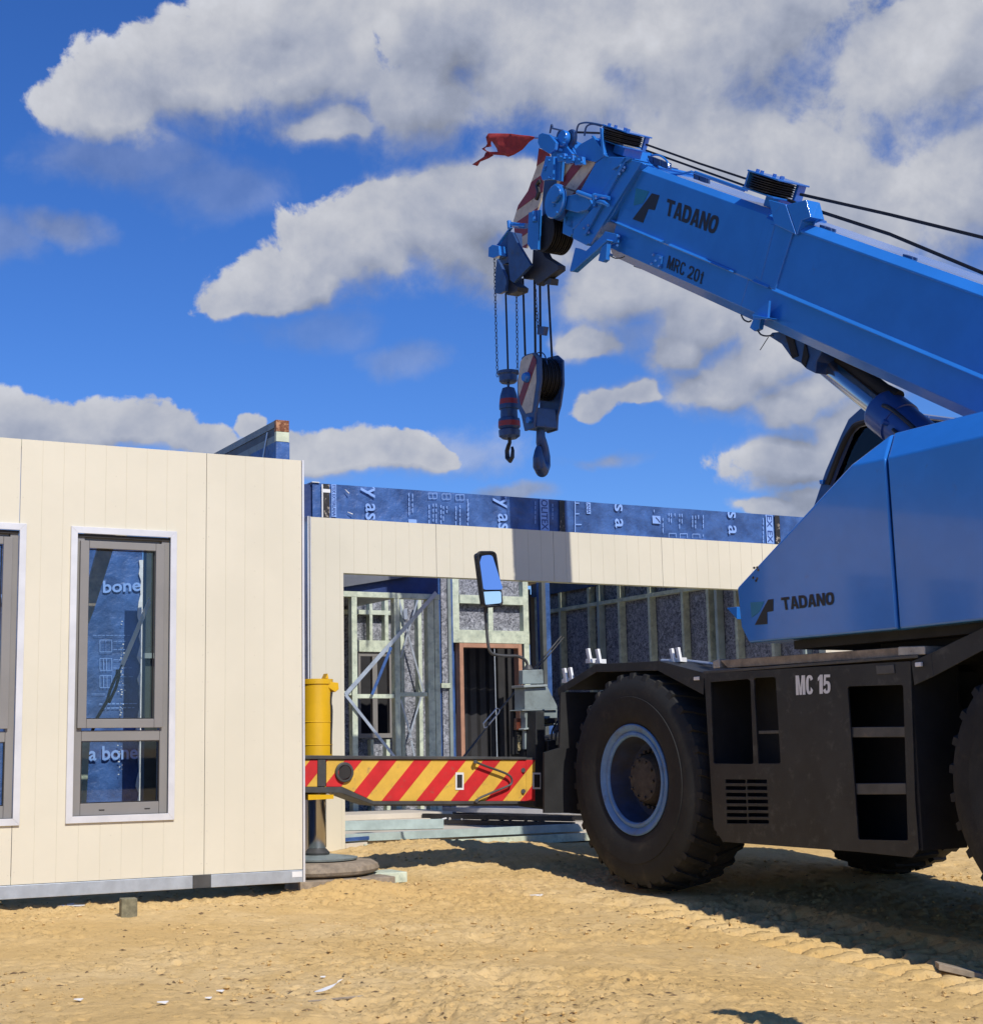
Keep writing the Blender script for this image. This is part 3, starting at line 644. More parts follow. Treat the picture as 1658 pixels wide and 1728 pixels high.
rt(b, 'ry as', 621, 811, 877, 24); rt(b, 'ry as', 844, 829, 894, 24)
rt(b, 'as a b', 1047, 834, 920, 20); rt(b, 'as a b', 1238, 846, 931, 20)
b.build('wrap_lettering', M_WRAPT, fw, smooth=False)
b = MB()
for (x, y0, y1, w_, s_) in ((563.5, 816, 872, 8, 'ITEX EXTERLANA'), (918.5, 842, 898, 15, 'OLITEX'), (992.5, 848, 867, 7, 'ANA'), (1298, 869, 917, 12, 'EX EX')):
    A = pf(x-w_/2, (y0+y1)/2, kp)[0]; B = pf(x+w_/2, (y0+y1)/2, kp)[0]; z1_ = min(pf(x, y0, kp)[1], ZR1-.004); z0_ = max(pf(x, y1, kp)[1], ZR0+.003)
    b.add([WF(A, kp, z0_), WF(B, kp, z0_), WF(B, kp, z1_), WF(A, kp, z1_)], [(0, 1, 2, 3)], 0)
    m_ = (B-A)*.14; put_text(b, s_, [WF(A+m_, kp-.002, z1_-.006), WF(A+m_, kp-.002, z0_+.006), WF(B-m_, kp-.002, z0_+.006), WF(B-m_, kp-.002, z1_-.006)], .015, mi=1)
b.build('wrap_banner', [M_WRAPT, mat('wrap navy print', (.03, .07, .25), .5)], fw, smooth=False)
b = MB()
random.seed(5)
for (x, y0, y1) in ((690, 828, 871), (696, 829, 866), (724, 848, 886), (731, 846, 884), (736, 846, 884), (744, 848, 886), (748, 850, 880), (754, 850, 868), (769, 850, 888), (776, 848, 888), (789, 838, 890), (790, 845, 880),
                    (903, 842, 886), (932, 846, 880), (1103, 856, 865), (1118, 870, 900), (1128, 862, 882), (1132, 862, 884), (1138, 862, 875), (1146, 863, 893), (1150, 863, 885), (1157, 864, 868), (1168, 866, 892), (1173, 866, 893), (1178, 865, 880), (1186, 865, 892), (1186, 898, 908), (1287, 870, 918), (540, 846, 848)):
    if y1-y0 > 4: linef(b, x, max(y0, 832), y1, x and x, y1) if False else linef(b, x, y0+4, x, y1, kp, .008)
linef(b, 970, 846, 970, 898, kp, .009, False)
for y in (849, 867, 885): linef(b, 970, y, 981 if y == 885 else 977, y, kp, .008, False)
for x0 in (723, 746, 769):
    for (a, c, d, e) in ((0, 0, 14, 0), (0, 9, 14, 9), (0, 0, 0, 9), (14, 0, 14, 9), (7, 0, 7, 9)): linef(b, x0+a, 832+(x0-723)*.06+c, x0+d, 832+(x0-723)*.06+e, kp, .005, False)
for x0 in (1128, 1147, 1168):
    for (a, c, d, e) in ((0, 0, 12, 0), (0, 0, 0, 7), (12, 0, 12, 7)): linef(b, x0+a, 900+(x0-1128)*.03+c, x0+d, 900+(x0-1128)*.03+e, kp, .005, False)
for (x, y) in ((1100, 870), (689, 876)):
    A = pf(x, y, kp); B = pf(x+14, y+14, kp); z_ = max(B[1], ZR0+.004); b.add([WF(A[0], kp, z_), WF(B[0], kp, z_), WF(B[0], kp, A[1]), WF(A[0], kp, A[1])], [(0, 1, 2, 3)])
b.build('wrap_fine_print', M_WRAPT, fw, smooth=False)
b = MB(); q0 = pf(1106, 873, kp-.003); b.tube([WF(q0[0], kp-.003, q0[1]), WF(q0[0]+.025, kp-.003, q0[1]-.02), WF(q0[0]+.045, kp-.003, q0[1]-.045)], .004); b.build('tick_mark', mat('wrap navy print', (.03, .07, .25)), fw)
b = MB()
for (x0, x1) in ((545, 556), (943, 952), (1305, 1313)):
    A = pf(x0, 850, kp)[0]; B = pf(x1, 850, kp)[0]; b.fbox(A, B, kp-.002, kp+.001, ZR0+.003, ZR1-.005)
b.build('black_tape_strip', mat('black slash tape', (.02, .018, .016), .5, 0, .3, 9, dirt=(.35, .3, .24), ds=22, dcut=(.56, .62)), fw)
b = MB(); A = pf(544, 825, kp); b.fbox(A[0], A[0]+.07, kp-.006, kp-.003, A[1]-.03, A[1]+.0); b.fbox(A[0]-.008, A[0]+.004, kp-.005, kp-.0025, ZR0+.004, ZR1-.01)
for (x0, y0, x1, y1) in ((582, 826, 588, 833), (586, 864, 594, 868)):
    p_ = pf(x0, y0, kp); q_ = pf(x1, y1, kp); b.tube([WF(p_[0], kp-.004, p_[1]), WF(q_[0], kp-.012, q_[1])], [.002, .005])
b.build('white_tag', M_WHT, fw)

# ------------------------------------------------------------------ deck and loose material in the opening
b = MB(); b.fbox(uO-.2, 10.4, KR+.10, 17.3, .15, .236); dk = tag(b.build('floor_deck', M_CONC), 'pale sheet floor deck inside the wide opening', 'floor'); 
b = MB(); b.fp([(583, 1408), (975, 1390), (985, 1403), (583, 1421)], KR+.04, KR+.085); tag(b.build('floor_joist', M_TEALT, None, .002), 'long pale blue green joist along the front of the floor deck', 'timber')
b = MB(); b.fp([(615, 1425), (1000, 1405), (1000, 1418), (615, 1441)], KR-.02, KR+.02); tag(b.build('timber_bearer', M_TIM, None, .002), 'weathered green bearer half buried in sand below the long joist', 'timber')
b = MB(); b.fp([(583, 1414), (623, 1411), (623, 1417), (583, 1420)], KR+.02, KR+.035); tag(b.build('blue_packer', M_WRAP), 'small dark blue packer strip at the left end of the joist', 'packer')
b = MB(); b.fp([(583, 1424), (620, 1421), (620, 1429), (583, 1432)], KR-.0, KR+.05); tag(b.build('timber_packer', M_CONC, None, .002), 'short cream timber packer under the left end of the joist', 'timber')
def beam3(name, a, b_, w, h, m, label, cat):
    mb = MB(); d = (b_-a); s = d.cross(ZV).normalized()*w/2; up = ZV*h
    mb.hexa([a-s, a+s, b_+s, b_-s, a-s+up, a+s+up, b_+s+up, b_-s+up]); return tag(mb.build(name, m, None, .003), label, cat)
def pfz(x, y, z):
    h = hit(x, y, Vector((0, 0, z)), ZV); return h
beam3('timber_beam', pfz(560, 1402, .24), pfz(748, 1398, .24), .06, .085, M_TEALT, 'short thick blue green beam lying on the deck with its end showing', 'timber')
beam3('timber_board', pfz(560, 1374, .24), pfz(735, 1384, .24), .09, .05, mat('deep green board timber', (.16, .19, .17), .8, 0, .15, 9, .2, 60), 'dark green board lying on the deck behind the thick beam', 'timber')  # the rear board is dark green timber in its own colour
beam3('timber_board', pfz(570, 1372, .24)+Vector((0, .5, 0)), pfz(740, 1366, .24)+Vector((0, .5, 0)), .1, .03, M_CONC, 'pale flat board farthest back on the deck under the striped beam', 'timber')
for i_, (k0_, k1_, za, zb2, ua_, ub_) in enumerate(((12.9, 13.7, .24, .30, 4.9, 6.75), (13.0, 13.72, .301, .352, 4.8, 6.9))):
    b = MB(); b.fbox(ua_, ub_, k0_, k1_, za, zb2); tag(b.build('board_stack', M_CONC, None, .003), ['lower cream board stack on the deck behind the green beam', 'upper cream board stack lying on the lower one on the deck'][i_], 'boards')
sec = thing('steel_bundle', 'stack of black and silver steel sections lying on the deck behind the front tyre', 'steel sections', pfz(850, 1390, .24))
A_ = [pfz(715, 1391, .24), pfz(722, 1378, .24), pfz(735, 1372, .24), pfz(730, 1365, .24)]; B_ = [pfz(968, 1397, .24), pfz(985, 1385, .24), pfz(1000, 1376, .24), pfz(1010, 1366, .24)]
for i, (p, q) in enumerate(zip(A_, B_)):
    for j in range(2):
        zz = ZV*(.005+j*.052); mb = MB(); d = q-p; s = d.cross(ZV).normalized()*.028
        mb.hexa([p-s+zz, p+s+zz, q+s+zz, q-s+zz, p-s+zz+ZV*.045, p+s+zz+ZV*.045, q+s+zz+ZV*.045, q-s+zz+ZV*.045])
        mb.build('steel_section', [M_BLKM, M_TRIM][(i >= 2) or (i == 1 and j == 1)], sec, .003)
random.seed(11)
mb = MB()
for i in range(14):
    p = A_[0].lerp(B_[0], random.uniform(.1, .75)); mb.cyl(p+ZV*.055+Vector((random.uniform(-.1, .1), 0, 0)), p+ZV*.075+Vector((random.uniform(-.05, .05), .03, 0)), random.uniform(.008, .02), n=7)
mb.build('end_bracket', M_TRIM, sec)

# ------------------------------------------------------------------ timber framing inside
def stud(mb, x0, x1, y0, y1, k, d=.09): mb.fp([(x0, y0), (x1, y0), (x1+(y1-y0)*.004, y1), (x0+(y1-y0)*.004, y1)], k, k+d)
KA = 13.8
fa = thing('stud_wall', 'pale green timber stud frame with crossed steel straps in left of opening', 'frame', WF(6.6, KA, .2))
def fpart(parent, name, pts, k0, k1, m): return MB().fp(pts, k0, k1).build(name, m, parent, .002, smooth=False)
zA = lambda x, y: pf(x, y, KA)
b = MB(); zt1 = zA(600, 998)[1]; b.fbox(zA(545, 1000)[0], zA(742, 1000)[0], KA, KA+.09, zt1-.055, zt1); b.build('top_plate', M_TIM, fa, .002)
for x0, x1 in ((594, 603), (666, 675), (722, 733), (734, 742), (556, 564)):
    a, c = zA(x0, 1100)[0], zA(x1, 1100)[0]
    b = MB(); b.fbox(a, c, KA+.001, KA+.088, .196, zt1-.057); b.build('stud', M_TIM, fa, .002)
znog = zA(640, 1175)[1]
for x0, x1, dz_ in ((603.5, 665.5, 0), (675.5, 721.5, .02), (564.5, 593.5, .03)):
    b = MB(); b.fbox(zA(x0, 1175)[0], zA(x1, 1175)[0], KA+.002, KA+.086, znog-.02+dz_, znog+.022+dz_); b.build('noggin', M_TIM, fa, .002)
def strapf(parent, p, q, k, w=.028, m=M_GALV, name='steel_strap'):
    a = Vector(pf(*p, k)); c = Vector(pf(*q, k)); d = (c-a).normalized(); n_ = Vector((-d.y, d.x))*w/2
    mb = MB(); pts = [a-n_, c-n_, c+n_, a+n_]; mb.prism([WF(t.x, k, t.y) for t in pts], -fn*.006); return mb.build(name, m, parent)
strapf(fa, (736, 1000), (583, 1172), KA-.02, .042); strapf(fa, (583, 1172), (668, 1280), KA-.03, .03)
strapf(fa, (660, 1092), (628, 1172), KA-.05, .03, M_WRAP, 'blue_strap')
# room behind frame A
KB = 15.55
fb = thing('insulated_frame', 'dark insulated stud wall with window hole behind the pale green frame', 'frame', WF(7.2, KB, .2))
u0_, u1_ = pf(545, 1100, KB)[0], pf(742, 1100, KB)[0]
wz0, wz1 = pf(640, 1245, KB)[1], pf(640, 1100, KB)[1]; wu0, wu1 = pf(603, 1150, KB)[0], pf(665, 1150, KB)[0]
b = MB()
for q in rect_minus((u0_, u1_, .2, 2.75), [(wu0, wu1, wz0, wz1)]): b.fbox(q[0], q[1], KB+.095, KB+.11, q[2], q[3])
b.build('insulation', M_INS, fb)
for x0, x1 in ((596, 602), (624, 629), (650, 656), (676, 682), (706, 712), (566, 572)):
    a, c = pf(x0, 1100, KB)[0], pf(x1, 1100, KB)[0]
    for q in rect_minus((a, c, .2, 2.7), [(wu0, wu1, wz0-.02, wz1+.12)] if 602 < x0 < 660 else []): MB().fbox(q[0], q[1], KB, KB+.09, q[2], q[3]).build('stud', M_TIM, fb)
MB().fbox(wu0-.05, wu1+.05, KB-.002, KB+.085, wz1, wz1+.13).build('lintel', M_TIM, fb)
MB().fbox(u0_, wu1+.05, KB-.001, KB+.088, pf(640, 1030, KB)[1]-.05, pf(640, 1030, KB)[1]).build('noggin', M_TIM, fb)
b = MB(); fw_ = .05
b.fbox(wu0, wu0+fw_, KB+.02, KB+.09, wz0, wz1); b.fbox(wu1-fw_, wu1, KB+.02, KB+.09, wz0, wz1); b.fbox(wu0+fw_, wu1-fw_, KB+.022, KB+.088, wz0, wz0+fw_); b.fbox(wu0+fw_, wu1-fw_, KB+.022, KB+.088, wz1-fw_, wz1); b.fbox((wu0+wu1)/2-.03, (wu0+wu1)/2+.03, KB+.024, KB+.086, wz0+fw_, wz1-fw_)
b.build('window_frame', M_WIN, fb)
for (p, q) in (((672, 1008), (714, 1165)), ((706, 1008), (676, 1110)), ((714, 1165), (690, 1245)), ((676, 1180), (694, 1245)), ((694, 1250), (702, 1290)), ((676, 1030), (684, 1052))): strapf(fb, p, q, KB-.05, .020)
MB().fp([(681, 1028), (687, 1028), (688, 1045), (682, 1045)], KB-.08, KB-.06).build('turnbuckle', M_GALV, fb)
# grey sloping roof sheet and navy band seen over the frame
b = MB(); zb0 = zA(600, 992)[1]
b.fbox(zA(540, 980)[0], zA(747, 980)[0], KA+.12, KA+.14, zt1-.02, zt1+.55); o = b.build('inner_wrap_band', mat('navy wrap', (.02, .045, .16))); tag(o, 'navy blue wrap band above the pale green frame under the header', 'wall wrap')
b = MB(); b.prism([P3f(570, 950, KA+.05), P3f(700, 950, KA+.05), P3f(695, 972, KA+.05), P3f(570, 992, KA+.05)], -fn*.02); tag(b.build('roof_sheet', M_SLATE), 'grey roofing sheet tucked under the left end of the header', 'roof sheet')
b = MB()
for i in range(18): b.fbox(3.4+i*.205, 3.4+i*.205+.2, 13.96, 17.6, 2.57, 2.59)
tag(b.build('roof_sheet', M_SLATE), 'grey ribbed roof sheets over the rear left room', 'roof')
b = MB()
for i in range(12): b.fbox(9.5+i*.205, 9.5+i*.205+.2, 11.75, 17.6, 3.13, 3.15)
tag(b.build('roof_sheet', M_SLATE), 'grey ribbed roof sheets over the long right side wall', 'roof')
# wrapped wall end with insulation, and the door wall
KD = 15.3
de = thing('wall_end', 'blue wrapped wall end with a strip of insulation left of the doorway', 'wall', WF(8.0, 14.2, .2))
KE = 14.35
def colf(parent, name, x0, x1, k0, k1, z0, z1, m): a = pf(x0, 1100, k0)[0]; c = pf(x1, 1100, k0)[0]; return MB().fbox(a, c, k0, k1, z0, z1).build(name, m, parent, .002, smooth=False)
colf(de, 'wall_wrap', 741, 765, KE+.03, KE+.3, .2, 2.95, M_WRAP)
colf(de, 'insulation', 745.5, 756, KE+.005, KE+.028, .2, 2.9, M_INS)
colf(de, 'stud', 757, 762.5, KE-.02, KE+.028, .2, 2.9, M_GREY)
b = MB(); q_ = pf(752, 1156, KE-.03); b.fbox(q_[0]-.05, q_[0]+.06, KE-.03, KE+.0, q_[1]-.03, q_[1]+.02); b.build('noggin', M_TIM, de)
dw = thing('door_wall', 'insulated timber wall with terracotta door frame and dark doorway', 'wall', WF(8.8, KD, .2))
pD = lambda x, y: pf(x, y, KD)
ztop = 3.05
for x0, x1, z0, z1 in ((764, 775, 2.2, ztop), (883, 892, .2, ztop), (824, 832, 2.2, ztop-.3)):
    a, c = pD(x0, 1050)[0], pD(x1, 1050)[0]; MB().fbox(a, c, KD, KD+.09, z0, z1).build('stud', M_TIM, dw, .002)
zl = pD(820, 1078)[1]; MB().fbox(pD(764, 1078)[0], pD(893, 1078)[0], KD-.002, KD+.088, zl-.05, zl+.10).build('lintel', M_TIM, dw, .002)
zn_ = pD(820, 1012)[1]; MB().fbox(pD(775.5, 1012)[0], pD(882, 1012)[0], KD-.001, KD+.087, zn_-.05, zn_+.05).build('noggin', M_TIM, dw, .002)
MB().fbox(pD(765, 1050)[0], pD(891, 1050)[0], KD+.092, KD+.11, zl+.1, ztop-.02).build('insulation', M_INS, dw)
for x0, x1 in ((765, 774), (881, 903)):
    a, c = pD(x0, 1150)[0], pD(x1, 1150)[0]; MB().fbox(a, c, KD+.10, KD+.14, .2, zl-.052).build('wall_wrap', M_WRAP, dw)
b = MB(); put_text(b, 'b', [WF(pD(881, 1120)[0], KD+.097, pD(881, 1101)[1]), WF(pD(881, 1120)[0], KD+.097, pD(881, 1122)[1]), WF(pD(888, 1120)[0], KD+.097, pD(888, 1122)[1]), WF(pD(888, 1120)[0], KD+.097, pD(888, 1101)[1])], .02); b.build('lettering', M_WRAPT, dw)
a, c = pD(774, 1100)[0], pD(879, 1100)[0]; zd = zl-.056; jw = .05
b = MB(); b.fbox(a, a+jw, KD-.02, KD+.09, .2, zd); b.fbox(c-jw, c, KD-.02, KD+.09, .2, zd); b.fbox(a+jw+.001, c-jw-.001, KD-.02, KD+.09, zd-jw, zd); b.build('door_frame', M_DOOR, dw, .003)
b = MB(); n_ = 26; pts = []
for i in range(n_+1):
    t = i/n_; pts.append((a-.3+(c-a+.9)*t, KD+.75+(.03 if i % 2 else 0)))
for i in range(n_):
    b.add([WF(pts[i][0], pts[i][1], .2), WF(pts[i+1][0], pts[i+1][1], .2), WF(pts[i+1][0], pts[i+1][1], 2.9), WF(pts[i][0], pts[i][1], 2.9)], [(0, 1, 2, 3)])
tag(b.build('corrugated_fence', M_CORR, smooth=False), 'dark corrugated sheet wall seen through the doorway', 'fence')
strapf(dw, (834, 1092), (839, 1290), KD-.01, .012, M_GALV, 'cord')
# turnbuckle brace across the doorway
KT = 13.0
tb = thing('turnbuckle_brace', 'long turnbuckle rod slanting in front of the dark doorway', 'brace', P3f(830, 1210, KT))
P3 = lambda x, y: P3f(x, y, KT)
b = MB(); b.tube([P3(782, 1278), P3(812, 1240)], .014); b.tube([P3(812, 1240), P3(822, 1226)], .007); b.tube([P3(843, 1198), P3(868, 1168)], .009); b.tube([P3(822, 1226), P3(824, 1218)], .012); b.tube([P3(868, 1168), P3(947, 1073)], .008); b.tube([P3(872, 1170), P3(951, 1075)], .006); b.build('rod', M_DGR, tb)
b = MB(); b.tube([P3(817, 1228), P3(815, 1221), P3(838, 1195), P3(843, 1197), P3(841, 1203), P3(820, 1228), P3(817, 1228)], .007); b.build('turnbuckle', M_GALV, tb)
# side wall receding
UW = 10.30
sw_ = thing('side_wall_frame', 'long receding stud wall lined with speckled insulation right of the doorway', 'frame', WF(UW, 14.0, .2))
def ks(px, py=1080): return ps(px, py, UW)[0]
MB().add([WF(UW+.10, KR+.12, .2), WF(UW+.10, ks(903), .2), WF(UW+.10, ks(903), 3.1), WF(UW+.10, KR+.12, 3.1), WF(UW+.12, KR+.12, .2), WF(UW+.12, ks(903), .2), WF(UW+.12, ks(903), 3.1), WF(UW+.12, KR+.12, 3.1)], [(0, 1, 2, 3), (4, 5, 6, 7), (0, 1, 5, 4), (3, 2, 6, 7), (0, 3, 7, 4), (1, 2, 6, 5)]).build('insulation', M_INS, sw_)
for x0, w_ in ((903, 6), (943, 6), (992, 6), (1008, 6), (1043, 6), (1094, 7), (1150, 7), (1193, 6), (1207, 8), (1240, 8), (1300, 8), (1352, 9), (1400, 9)):
    k1_ = ks(x0)
    if k1_ < KR+.18: continue
    MB().fbox(UW+.001, UW+.09, k1_-.045, k1_, .2, 3.05).build('stud', M_TEALT if x0 in (1008, 1207, 1352) else M_TIM, sw_, .002)
zn2 = 2.37
zs_ = ps(1000, 1020, UW)[1]
kk_ = [ks(x) for x in (903, 943, 992, 1008, 1043, 1094, 1150, 1193, 1207, 1240, 1300, 1352) if ks(x) > KR+.18]
for i in range(len(kk_)-1):
    if kk_[i]-kk_[i+1] > .12: MB().fbox(UW+.002, UW+.088, kk_[i+1]+.001, kk_[i]-.046, zs_-.02, zs_+.025).build('noggin', M_TIM, sw_, .002)
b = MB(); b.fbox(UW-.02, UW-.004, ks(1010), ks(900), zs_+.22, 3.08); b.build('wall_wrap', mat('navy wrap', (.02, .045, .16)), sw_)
b = MB(); b.fbox(9.38, 9.48, 15.28, 15.42, .2, 3.0); b.build('corner_post', M_WRAP, sw_)
b = MB(); b.fbox(9.29, 9.34, 15.15, 15.22, .2, 3.0); b.build('foil_post', mat('dark weathered post', (.09, .10, .10), .6, 0, .2, 8), sw_)
# back of the unfinished house: far wall so that no horizon shows through the opening
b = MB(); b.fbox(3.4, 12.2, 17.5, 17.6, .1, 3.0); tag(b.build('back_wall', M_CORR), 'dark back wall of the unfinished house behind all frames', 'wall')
b = MB(); b.fbox(3.3, 3.4, 12.1, 17.4, .1, 2.9); tag(b.build('end_wall', M_CREAM), 'end wall of the unfinished house hidden left of the opening', 'wall')

# ================================================================== the crane
from mathutils.geometry import tessellate_polygon
KN = 6.19                       # outer face of the near tyres
crane = thing('mobile_crane', 'big blue mobile crane with black carrier and boom raised over the building', 'crane', WC(6.8, 7.43, 0))
def Z1(x, y): return (760+x/4.145, 180+y/4.145)
def Z2(x, y): return (1180+x/3.322, 600+y/3.322)
def Z3(x, y): return (1000+x/2.52, 180+y/2.52)
def ZB(x, y): return (920+x/2.2466, 1040+y/2.2466)
def ZH_(x, y): return (780+x/4.113, 400+y/4.113)
def C3(x, y, k): q = pc(x, y, k); return WC(q[0], k, q[1])
def plate_holes(mb, outer, holes, k0, k1, mi=0):
    loops = [[C3(x, y, k0) for x, y in lp] for lp in [outer]+holes]; ext = -cn*(k1-k0)
    flat = [p for lp in loops for p in lp]; tris = tessellate_polygon(loops); n = len(flat)
    mb.add(flat+[p+ext for p in flat], [tuple(t) for t in tris]+[tuple(n+i for i in t[::-1]) for t in tris], mi)
    s = 0
    for lp in loops:
        m = len(lp); b0 = len(mb.v)-2*n
        for i in range(m): mb.f.append((b0+s+i, b0+s+(i+1) % m, b0+n+s+(i+1) % m, b0+n+s+i)); mb.mi.append(mi)
        s += m
# side panel with openings, ladder and louvres
KPn = KN+.045
outer = [ZB(*p) for p in ((600, 217), (1382, 170), (1400, 700), (1414, 884), (1388, 915), (1180, 893), (672, 855), (636, 800))]
H = [[ZB(*p) for p in h] for h in (((625, 250), (765, 238), (775, 245), (787, 556), (780, 560), (641, 558), (636, 552)), ((788, 240), (794, 234), (864, 230), (871, 236), (890, 552), (885, 558), (806, 558)),
     ((1144, 272), (1150, 266), (1348, 260), (1354, 266), (1372, 846), (1366, 850), (1190, 846), (1184, 840)))]
for i in range(7):
    y = 618+i*25.5
    for (x0, x1) in ((681, 757), (762, 838)): H.append([ZB(x0+i*1.0, y), ZB(x1+i*1.2, y+1), ZB(x1+i*1.2, y+15), ZB(x0+i*1.0, y+14)])
b = MB(); plate_holes(b, outer, H, KPn, KPn+.012); b.build('side_panel', M_BLK, crane, .002)
for (y0, y1) in ((418, 458), (632, 675)):
    b = MB(); b.cp([ZB(1152, y0+2), ZB(1364, y0), ZB(1366, y1), ZB(1156, y1+1)], KPn+.013, KPn+.12); b.build('ladder_step', M_DGR, crane, .004)
b = MB(); b.cp([ZB(806, 434), ZB(884, 432), ZB(884, 444), ZB(806, 446)], KPn+.013, KPn+.1); b.build('shelf', M_DGR, crane, .002)
b = MB(); b.cp([ZB(1250, 187), ZB(1318, 183), ZB(1322, 216), ZB(1254, 220)], KPn-.006, KPn-.001); b.build('hatch', M_DGR, crane, .002)
# return flange and dark compartment behind the panel
pl = pc(*ZB(604, 220), KPn); pr_ = pc(*ZB(1384, 172), KPn); c_front, c_back = pl[0], pr_[0]; zt_ = pl[1]; zb_ = pc(*ZB(1200, 893), KPn)[1]
b = MB(); b.cbox(c_back+.01, c_front-.01, KPn+.35, KPn+.37, zb_+.05, zt_-.02); b.cbox(c_back+.01, c_back+.03, KPn+.013, KPn+.349, zb_+.03, zt_-.02); b.cbox(c_front-.03, c_front-.01, KPn+.013, KPn+.349, zb_+.06, zt_-.02)
b.cbox(c_back+.031, c_front-.031, KPn+.013, KPn+.349, zb_+.03, zb_+.05); cm = (c_front+c_back)/2; b.cbox(cm+.1, cm+.115, KPn+.013, KPn+.349, zb_+.051, zt_-.02)
b.build('tool_compartment', M_DARK, crane)
b = MB(); b.cbox(c_back-.05, c_front+.02, KPn, 8.62, zt_+.004, zt_+.022); b.cbox(c_front+.021, 9.25, 6.9, 8.62, zt_+.0, zt_+.02); b.build('deck_plate', M_DGR, crane, .003)
b = MB(); b.cbox(3.6, 9.85, 6.95, 7.12, .62, 1.30); b.cbox(3.6, 9.85, 7.72, 7.89, .62, 1.30); b.cbox(3.6, 9.85, 7.121, 7.719, .66, 1.25); b.cbox(c_back, c_front-.1, 7.9, 8.6, .55, 1.38); b.cbox(c_back+.1, c_front-.2, 6.62, 6.94, .5, 1.36)
b.build('chassis_frame', M_DARK, crane, .005)
# axles
b = MB()
for c in (8.37, 4.93): b.cyl(WC(c, 6.5, .74), WC(c, 8.36, .74), .11, n=16); b.lathe(WC(c, 7.15, .74), -cn, [(0, .02), (.02, .14), (.15, .24), (.4, .24), (.53, .14), (.55, .02)], 20)
b.build('axle', M_DARK, crane)
# fenders (folded plate)
def fender(tops, bots, k0, k1):
    b = MB(); n = len(tops)
    for i in range(n-1):
        a = [C3(*tops[i], k0), C3(*tops[i+1], k0), C3(*bots[i+1], k0), C3(*bots[i], k0)]
        b.prism(a, -cn*.006)                      # face
    up = []
    for p in tops: up.append(C3(*p, k0))
    for i in range(n-1):
        a, c = up[i], up[i+1]; d = ZV*.010; e = -cn*(k1-k0)
        a_, c_ = a+(-cn*.0065)-ZV*.004, c+(-cn*.0065)-ZV*.004
        b.hexa([a_-d, c_-d, c_-d+e, a_-d+e, a_, c_, c_+e, a_+e])
    return b.build('fender', M_BLK, crane, .003)
fender([ZB(45, 272), ZB(190, 181), ZB(430, 169), ZB(599, 214)], [ZB(48, 300), ZB(192, 212), ZB(424, 206), ZB(598, 298)], KPn+.0, KPn+.62)
ft_ = [ZB(1384, 172), ZB(1460, 138), ZB(1658, 42), ZB(1850, -20), ZB(2200, -30)]; fb_ = [ZB(1396, 262), ZB(1470, 228), ZB(1658, 128), ZB(1850, 60), ZB(2200, 50)]
fender(ft_, fb_, KPn+.0, KPn+.62)
b = MB()
for (x, y) in ((160, 150), (196, 152), (476, 150), (500, 146), (70, 225), (92, 222)):
    b.cp([ZB(x+2, y+28), ZB(x-9, y-26), ZB(x+1, y-29), ZB(x+11, y+26)], KPn+.12, KPn+.14); b.cp([ZB(x-9, y+28), ZB(x-8, y+12), ZB(x+9, y+10), ZB(x+10, y+27)], KPn+.141, KPn+.20)
b.build('mudflap_clip', M_WHT, crane, .002)
b = MB(); b.cp([ZB(1398, 175), ZB(1420, 173), ZB(1421, 190), ZB(1399, 192)], KPn-.02, KPn-.002); b.cp([ZB(560, 230), ZB(580, 228), ZB(580, 242), ZB(560, 243)], KPn-.012, KPn-.002); b.build('marker_light', M_WHT, crane, .003)
